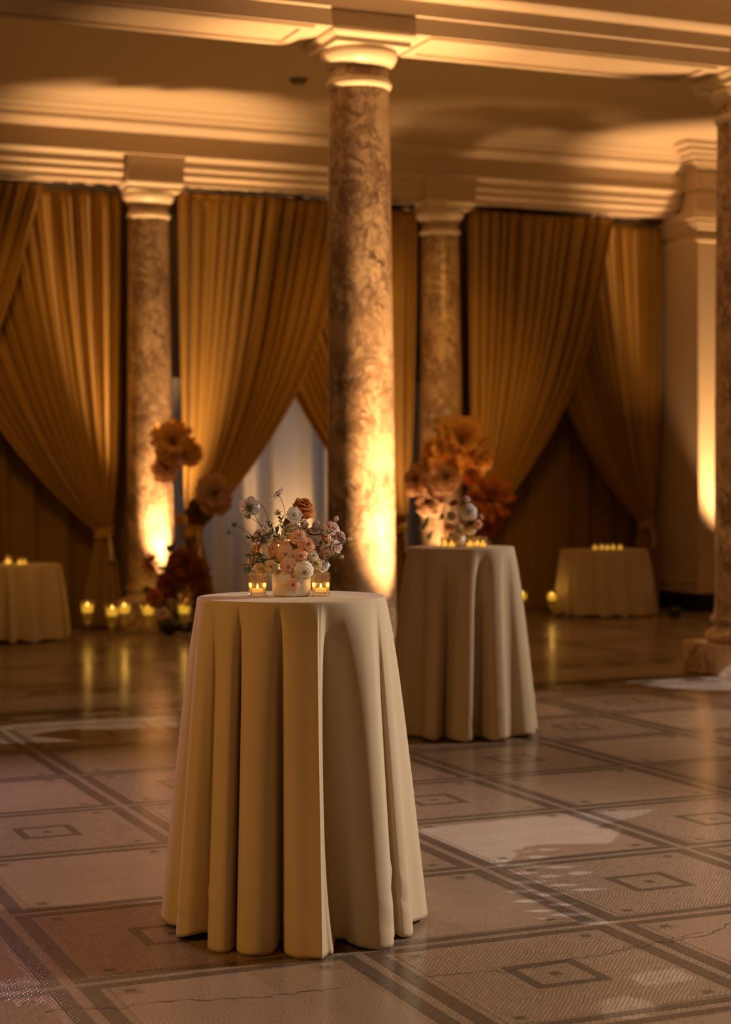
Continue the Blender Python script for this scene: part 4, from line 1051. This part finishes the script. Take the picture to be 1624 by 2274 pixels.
# ------------------------------------------------------------------ candle holders
GOLDGLASS = glass('ribbed_amber_glass', (0.95, 0.87, 0.74), 0.10, 0.14, 0.0, (0.75, 0.48, 0.18))
CLEARG = glass('clear_glass', (0.96, 0.93, 0.86), 0.04, 0.0, 0.05, (0.9, 0.75, 0.5))
WAX = emis('glowing_wax', (1.0, 0.55, 0.10), 1.1)
WAXB = emis('glowing_wax_bright', (1.0, 0.52, 0.06), 1.5)
FLAMES = emis('small_flame', (1.0, 0.55, 0.08), 4.0)
FLAME = emis('candle_flame', (1.0, 0.62, 0.14), 14)
def flame(t, z, s, mat=FLAME):
    V, F = lathe([(0, z), (0.35*s, z+0.25*s), (0.5*s, z+0.7*s), (0.36*s, z+1.3*s), (0.12*s, z+1.9*s), (0, z+2.2*s)], 12); return mesh_obj('flame', V, F, mat, t)
def votive(P, label, group, detail=True, r=0.029, h=0.073, light=0.0, waxm=None, glassm=None):
    t = thing('candle_holder', label, 'candle', P, group)
    k = r/0.029
    if detail:
        V, F = lathe([(0, 0), (0.027, 0), (0.0305, 0.003), (0.0308, 0.006), (0.0285, 0.009), (0.0260, 0.011), (0.0258, 0.014)], 48); mesh_obj('foot', V, F, glassm or GOLDGLASS, t)
        prof = [(0.0255, 0.012)] + [(0.0255+0.0045*((z-0.012)/0.06)**1.5, z) for z in [0.012+0.06*q/14 for q in range(1, 15)]]
        V, F = lathe(prof, 288, ribs=36, ribd=0.07, ribrange=(0.014, 0.066)); mesh_obj('cup', V, F, glassm or GOLDGLASS, t)
        V, F = lathe([(0.0300, 0.071), (0.0312, 0.0725), (0.0308, 0.0745), (0.0296, 0.074), (0.0290, 0.071), (0.0270, 0.05), (0.0245, 0.014), (0, 0.013)], 72); mesh_obj('rim_and_inner_wall', V, F, CLEARG, t)
        V, F = lathe([(0, 0.0135), (0.0185, 0.0135), (0.0185, 0.026), (0, 0.026)], 32); mesh_obj('tea_light', V, F, waxm or WAX, t)
        flame(t, 0.026, 0.007)
    else:
        V, F = lathe([(0, 0), (0.9*r, 0), (0.95*r, 0.004), (r*1.02, h), (r*0.97, h), (r*0.90, 0.006), (0, 0.006)], 24); mesh_obj('cup', V, F, glassm or CLEARG, t)
        V, F = lathe([(0, 0.007), (0.72*r, 0.007), (0.72*r, h*0.42), (0, h*0.42)], 20); mesh_obj('tea_light', V, F, waxm or WAXB, t)
        flame(t, h*0.42, 0.26*r, FLAMES)
    if light: point('candle_glow', Vector(P)+UP*(h*0.5), light, (1.0, 0.50, 0.12), 0.008)
    return t
GV = 'candle holders on the nearest table'
votive(T1+RT*((437-795)/SC)+TOW*0.012+UP*1.0705, 'ribbed amber glass candle holder left of the vase on the nearest table', GV, light=0.12)
votive(T1+RT*((1108-795)/SC)+TOW*0.012+UP*1.0705, 'ribbed clear amber glass candle holder right of the vase on the nearest table', GV, light=0.12)

# second centrepiece
TT = T2+UP*1.0705
def b2(px, py, w_=0.0):   # pixel over table two at its own distance
    p = at_depth(px, py, (T2.x*sn+T2.y*cs)-w_); return p
vz2 = thing('vase', 'small taupe cylinder vase on the second table', 'vase', T2+UP*1.0705+RT*(-0.025))
V, F = lathe([(0, 0), (0.048, 0), (0.05, 0.004), (0.05, 0.082), (0.047, 0.082), (0.046, 0.01), (0, 0.01)], 40); mesh_obj('body', V, F, CERAM, vz2)
V, F = lathe([(0, 0.05), (0.045, 0.05), (0.045, 0.012), (0, 0.012)], 24); mesh_obj('flower_foam', V, F, DGREEN, vz2)
N2 = vz2.location + UP*0.06
G2 = 'flowers of the second bouquet'
for k, (px, py, w_, d, dm, mt, lb, rg) in enumerate((
    (1041, 1137, .04, (.1, .1, 1), 44, WHITE, 'large white rose in the second bouquet', 3),
    (1003, 1144, .03, (-.2, .2, 1), 24, BLUSH, 'small pink bloom left of the white rose', 3),
    (983, 1148, .02, (-.6, .1, .7), 20, WHITE, 'small white bloom furthest left in the second bouquet', 2),
    (1008, 1117, .01, (-.2, .8, .4), 22, RUST, 'small rust bloom at the upper left of the second bouquet', 3),
    (1035, 1108, .0, (.1, .9, .3), 24, BLUSH, 'small pale bloom on top of the second bouquet', 3),
    (1020, 1178, .05, (0, -.1, 1), 34, CREAM, 'cream bloom low in the second bouquet above the vase', 3),
    (997, 1172, .04, (-.4, 0, .9), 24, PEACH, 'peach bloom low at the left of the second bouquet', 3),
    (1062, 1165, .04, (.6, 0, .7), 26, PEACH, 'peach pink bloom at the right of the second bouquet', 3),
    (1046, 1180, .05, (.2, -.3, .9), 26, CREAM, 'cream bloom under the white rose', 3),
    (1068, 1148, .0, (.8, .3, .5), 20, PEACHD, 'deep peach bloom at the right tip of the second bouquet', 2))):
    P = b2(px, py, w_)
    rose('rose', lb, 'flower', P, dr(*d), dm/2/FPX*9.9, mt, 200+k, ((P+N2)/2+UP*0.01, N2-UP*0.02), G2, .2, rg, srad=0.0012)
for k, (a, b_, c, d) in enumerate(((1015, 1150, 993, 1110), (1025, 1150, 1022, 1085), (1035, 1150, 1055, 1110), (1010, 1160, 975, 1150))):
    sprig(('leafy sprig leaning left over the second vase', 'upright leafy sprig at the top of the second bouquet', 'leafy sprig right of the second bouquet top', 'low leafy sprig at the left of the second bouquet')[k], b2(a, b_), b2(c, d), 8, 80+k, 0.03, 0.003, group=G2)
GV2 = 'candle holders on the second table'
for px, ww, lb, lt in ((987, .06, 'left amber candle holder on the second table', .12), (1001, .13, 'small candle holder just left of the second vase', 0), (1043, .10, 'candle holder right of the second vase, nearer the camera', .12), (1062, .02, 'right candle holder on the second table', 0), (1071, .12, 'clear glass holder at the right end of the second table candles', 0)):
    P = T2+UP*1.0705+RT*((px-1025)/395.0)+TOW*ww
    votive(P, lb, GV2, detail=False, r=0.026, h=0.06, light=lt)
# tea lights on the low tables
for k, (px, dd) in enumerate(((1322, .05), (1336, -.05), (1349, .08), (1362, 0.0), (1378, .05))):
    P = at_depth(px, 1221, 19.2-dd); P.z = 0.7135
    votive(P, ('leftmost tea light on the far right table', 'second tea light from the left on the far right table', 'middle tea light on the far right table', 'fourth tea light from the left on the far right table', 'rightmost tea light on the far right table')[k], 'tea lights on the far right table', False, 0.030, 0.062)
for k, (px, r) in enumerate(((18, .043), (44, .032), (54, .03))):
    P = at_depth(px, 1250, 16.5-(.1 if k == 1 else 0)); P.z = 0.7045
    votive(P, ('large amber candle leftmost on the left table', 'middle small candle on the left table', 'right small candle on the left table')[k], 'candles on the left table', False, r, r*2.1)
# footed glass hurricanes on the floor
WAXF = emis('glowing_pillar', (1.0, 0.56, 0.05), 0.85)
def hurricane(px, z, s, label, light=0):
    P = at_depth(px, 1081, z); P.z = 0
    t = thing('hurricane_candle', label, 'candle', P, 'footed glass candles on the floor')
    pr = [(0, 0), (0.055, 0), (0.055, 0.006), (0.014, 0.018), (0.010, 0.05), (0.014, 0.075), (0.032, 0.10), (0.050, 0.16), (0.064, 0.24), (0.074, 0.33), (0.072, 0.33), (0.061, 0.24), (0.047, 0.165), (0.03, 0.11), (0, 0.10)]
    V, F = lathe([(r*s, q*s) for r, q in pr], 32); mesh_obj('glass', V, F, CLEARG, t)
    V, F = lathe([(r*s, q*s) for r, q in ((0, 0.215), (0.046, 0.215), (0.054, 0.23), (0.057, 0.282), (0.050, 0.288), (0, 0.283))], 24); mesh_obj('pillar_candle', V, F, WAXF, t)
    flame(t, 0.283*s, 0.012*s)
    if light: point('pillar_glow', P+UP*0.36*s, light, (1.0, 0.52, 0.10), 0.02)
for px, z, s, lb, lt in ((192, 17.0, 1.0, 'footed glass candle furthest left on the floor', 0.4), (247, 16.55, 1.0, 'footed glass candle in front, second from the left', 0), (274, 16.9, 1.0, 'footed glass candle just behind the second from the left', 0.4),
                     (327, 16.7, 1.0, 'footed glass candle at the foot of the far left column', 0), (407, 16.8, 1.0, 'footed glass candle right of the far left column foot', 0.4),
                     (1159, 19.1, .85, 'footed glass candle peeking out right of the second tall table', 0), (1225, 18.9, .85, 'footed glass candle left of the far right table', 0.4)):
    hurricane(px, z, s, lb, lt)
P = at_depth(396, 1414, 16.3)
V, F = lathe([(0.042*math.sin(a), 0.042-0.042*math.cos(a)) for a in [math.pi*k/14 for k in range(15)]], 28)
P.z = 0.0
tag(mesh_obj('glass_ball', V, F, CLEARG, None, loc=P), 'small clear glass ball on the floor below the left arrangement', 'glass ball')

# ------------------------------------------------------------------ tall arrangements at the far columns
AMB = petal_mat('amber_dried_petal', (0.78, 0.48, 0.16), (0.86, 0.60, 0.24), 0.5)
BLS = petal_mat('dusty_blush_paper', (0.62, 0.40, 0.26), (0.70, 0.48, 0.32), 0.45)
RST = petal_mat('burnt_orange_paper', (0.50, 0.15, 0.02), (0.60, 0.22, 0.04), 0.4)
RED = petal_mat('dark_red_leaf', (0.22, 0.05, 0.015), (0.30, 0.08, 0.02), 0.3)
BRN = petal_mat('brown_leaf', (0.16, 0.08, 0.03), (0.22, 0.12, 0.05), 0.3)
def bloom(px, py, z, dpx, d, mat, label, group, foot, seed, kind='poppy'):
    P = at_depth(px, py, z); R = dpx/2/FPX*z; rnd = random.Random(seed)
    t = thing('paper_flower', label, 'flower', P, group); Mx = rotm(dr(*d))
    if kind == 'poppy':
        spec = [(6, 1.0, .25, .62, .07), (5, .72, .45, .66, .07), (4, .42, .5, .7, .05)]
    elif kind == 'star':
        spec = [(9, 1.05, .12, .30, .04), (8, .8, .35, .28, .04), (6, .45, .5, .3, .04)]
    else:
        spec = [(8, 1.0, .1, .45, .12), (8, .8, .5, .45, .12), (7, .6, .8, .5, .12)]
    for q, (n, rt, zt, hw, rf) in enumerate(spec):
        for k in range(n):
            a = 2*math.pi*k/n+q*.5+rnd.uniform(-.15, .15)
            V, F = petal_geo(a, .04*R, rt*R*rnd.uniform(.88, 1.08), -.15*R, zt*R+rnd.uniform(-.08, .08)*R, hw, .15, 7, 6, rf, rnd.random()*6, .55 if kind != 'star' else .8)
            mesh_obj('petal', tf(V, Mx), F, mat, t, thick=0.0012)
    V, F = lathe([(0, .3*R), (.10*R, .26*R), (.14*R, .1*R), (.05*R, -.1*R), (0, -.12*R)], 12); mesh_obj('flower_center', tf(V, Mx), F, BRN, t)
    foot = Vector(foot)
    stem(t, P-Mx@Vector((0, 0, .12*R)), ((P+foot)/2*1.0+Vector(((P.x-foot.x)*.3, 0, .2)), foot), 0.006, BRN)
foot2 = at_depth(1000, 1380, 18.55); foot2.z = 0.14
foot1 = at_depth(392, 1390, 17.0); foot1.z = 0.14
for ft, lb, gp in ((foot2, 'low dark bowl holding the tall flowers at the far right column', 0), (foot1, 'low dark bowl holding the tall flowers at the far left column', 1)):
    t = thing('flower_bowl', lb, 'bowl', (ft.x, ft.y, 0))
    V, F = lathe([(0, 0), (0.10, 0), (0.16, 0.04), (0.19, 0.13), (0.18, 0.13), (0.15, 0.05), (0, 0.02)], 32); mesh_obj('body', V, F, BLACK, t)
    V, F = lathe([(0, 0.11), (0.15, 0.11), (0.14, 0.05), (0, 0.03)], 24); mesh_obj('moss', V, F, DGREEN, t)
GB = 'tall paper flowers at the far right column'
for k, (px, py, z, dm, d, mt, kd, lb) in enumerate((
    (1022, 985, 18.3, 135, (.2, .3, .9), AMB, 'fluff', 'largest amber bloom, topmost at the far right column'),
    (978, 1012, 18.45, 95, (-.4, .3, .8), AMB, 'fluff', 'amber bloom left of the topmost one'),
    (1062, 1018, 18.4, 75, (.6, .1, .7), AMB, 'fluff', 'amber bloom right of and under the topmost one'),
    (930, 1068, 18.5, 80, (-.7, .2, .6), BLS, 'poppy', 'dusty blush bloom reaching furthest left beside the middle column'),
    (955, 1112, 18.45, 72, (-.4, -.1, .9), BLS, 'poppy', 'dusty blush bloom lower left of the far arrangement'),
    (990, 1062, 18.2, 74, (-.1, .1, 1), BLS, 'poppy', 'dusty orange bloom in the middle of the far arrangement'),
    (1046, 1060, 18.2, 48, (.1, .5, .8), RST, 'fluff', 'small bright orange bloom under the amber ones'),
    (1088, 1108, 18.0, 128, (.3, .05, .95), RST, 'star', 'large burnt orange bloom with pointed petals behind the second bouquet'),
    (1080, 1172, 18.1, 70, (.3, -.5, .8), RST, 'star', 'smaller burnt orange bloom hanging just above the second table'),
    (1108, 1150, 18.2, 62, (.8, -.2, .5), RST, 'star', 'burnt orange bloom furthest right in the far arrangement'))):
    bloom(px, py, z, dm, d, mt, lb, GB, foot2, 300+k, kd)
GA = 'tall paper flowers at the far left column'
for k, (px, py, z, dm, d, mt, kd, lb) in enumerate((
    (385, 985, 16.95, 105, (.1, .2, .95), AMB, 'fluff', 'amber fluffy bloom topmost at the far left column'),
    (420, 1008, 17.0, 66, (.6, .1, .8), AMB, 'fluff', 'small amber bloom right of the topmost left one'),
    (372, 1040, 17.0, 72, (-.2, .1, .9), BLS, 'poppy', 'dusty amber bloom below the topmost left one'),
    (472, 1098, 16.8, 92, (.5, .1, .85), BLS, 'poppy', 'blush poppy bloom in front of the tied curtain'),
    (400, 1155, 16.9, 28, (0, .3, .9), AMB, 'fluff', 'tiny bright bloom against the glowing column foot'),
    (440, 1135, 17.0, 66, (.3, -.3, .9), BRN, 'poppy', 'brown bloom behind the blush poppy'),
    (410, 1255, 16.8, 84, (.1, .1, .95), RED, 'poppy', 'dark red bloom low at the far left column'),
    (440, 1285, 16.75, 70, (.5, 0, .85), RED, 'star', 'dark red pointed bloom lower right of the left arrangement'),
    (378, 1300, 16.8, 66, (-.2, 0, .95), RED, 'poppy', 'dark red bloom lower left of the left arrangement'),
    (335, 1252, 16.9, 58, (-.6, .2, .7), RST, 'star', 'orange leafy bloom left of the glowing column foot'),
    (362, 1364, 16.5, 30, (0, .1, 1), BLUSH, 'poppy', 'small pink bloom at floor level between the footed candles'),
    (345, 1328, 16.7, 46, (-.3, .2, .9), RST, 'poppy', 'small orange bloom above the footed candles'))):
    bloom(px, py, z, dm, d, mt, lb, GA, foot1, 400+k, kd)
for k, (a, b_, c, d, z, lb) in enumerate(((390, 1370, 330, 1310, 16.8, 'dark foliage spray low left of the left arrangement'), (395, 1370, 450, 1310, 16.8, 'dark foliage spray low right of the left arrangement'), (392, 1370, 372, 1210, 16.8, 'dark foliage spray in front of the glowing column'), (392, 1370, 430, 1200, 16.8, 'dark foliage spray rising right of the glow'),
    (1000, 1370, 935, 1150, 18.3, 'dark foliage spray behind the second table left side'), (1000, 1370, 1090, 1190, 18.3, 'dark foliage spray behind the second table right side'))):
    sprig(lb, at_depth(a, b_, z), at_depth(c, d, z), 16, 500+k, 0.16, 0.022, BRN if k % 2 else DGREEN, GA if k < 4 else GB, 5.0)
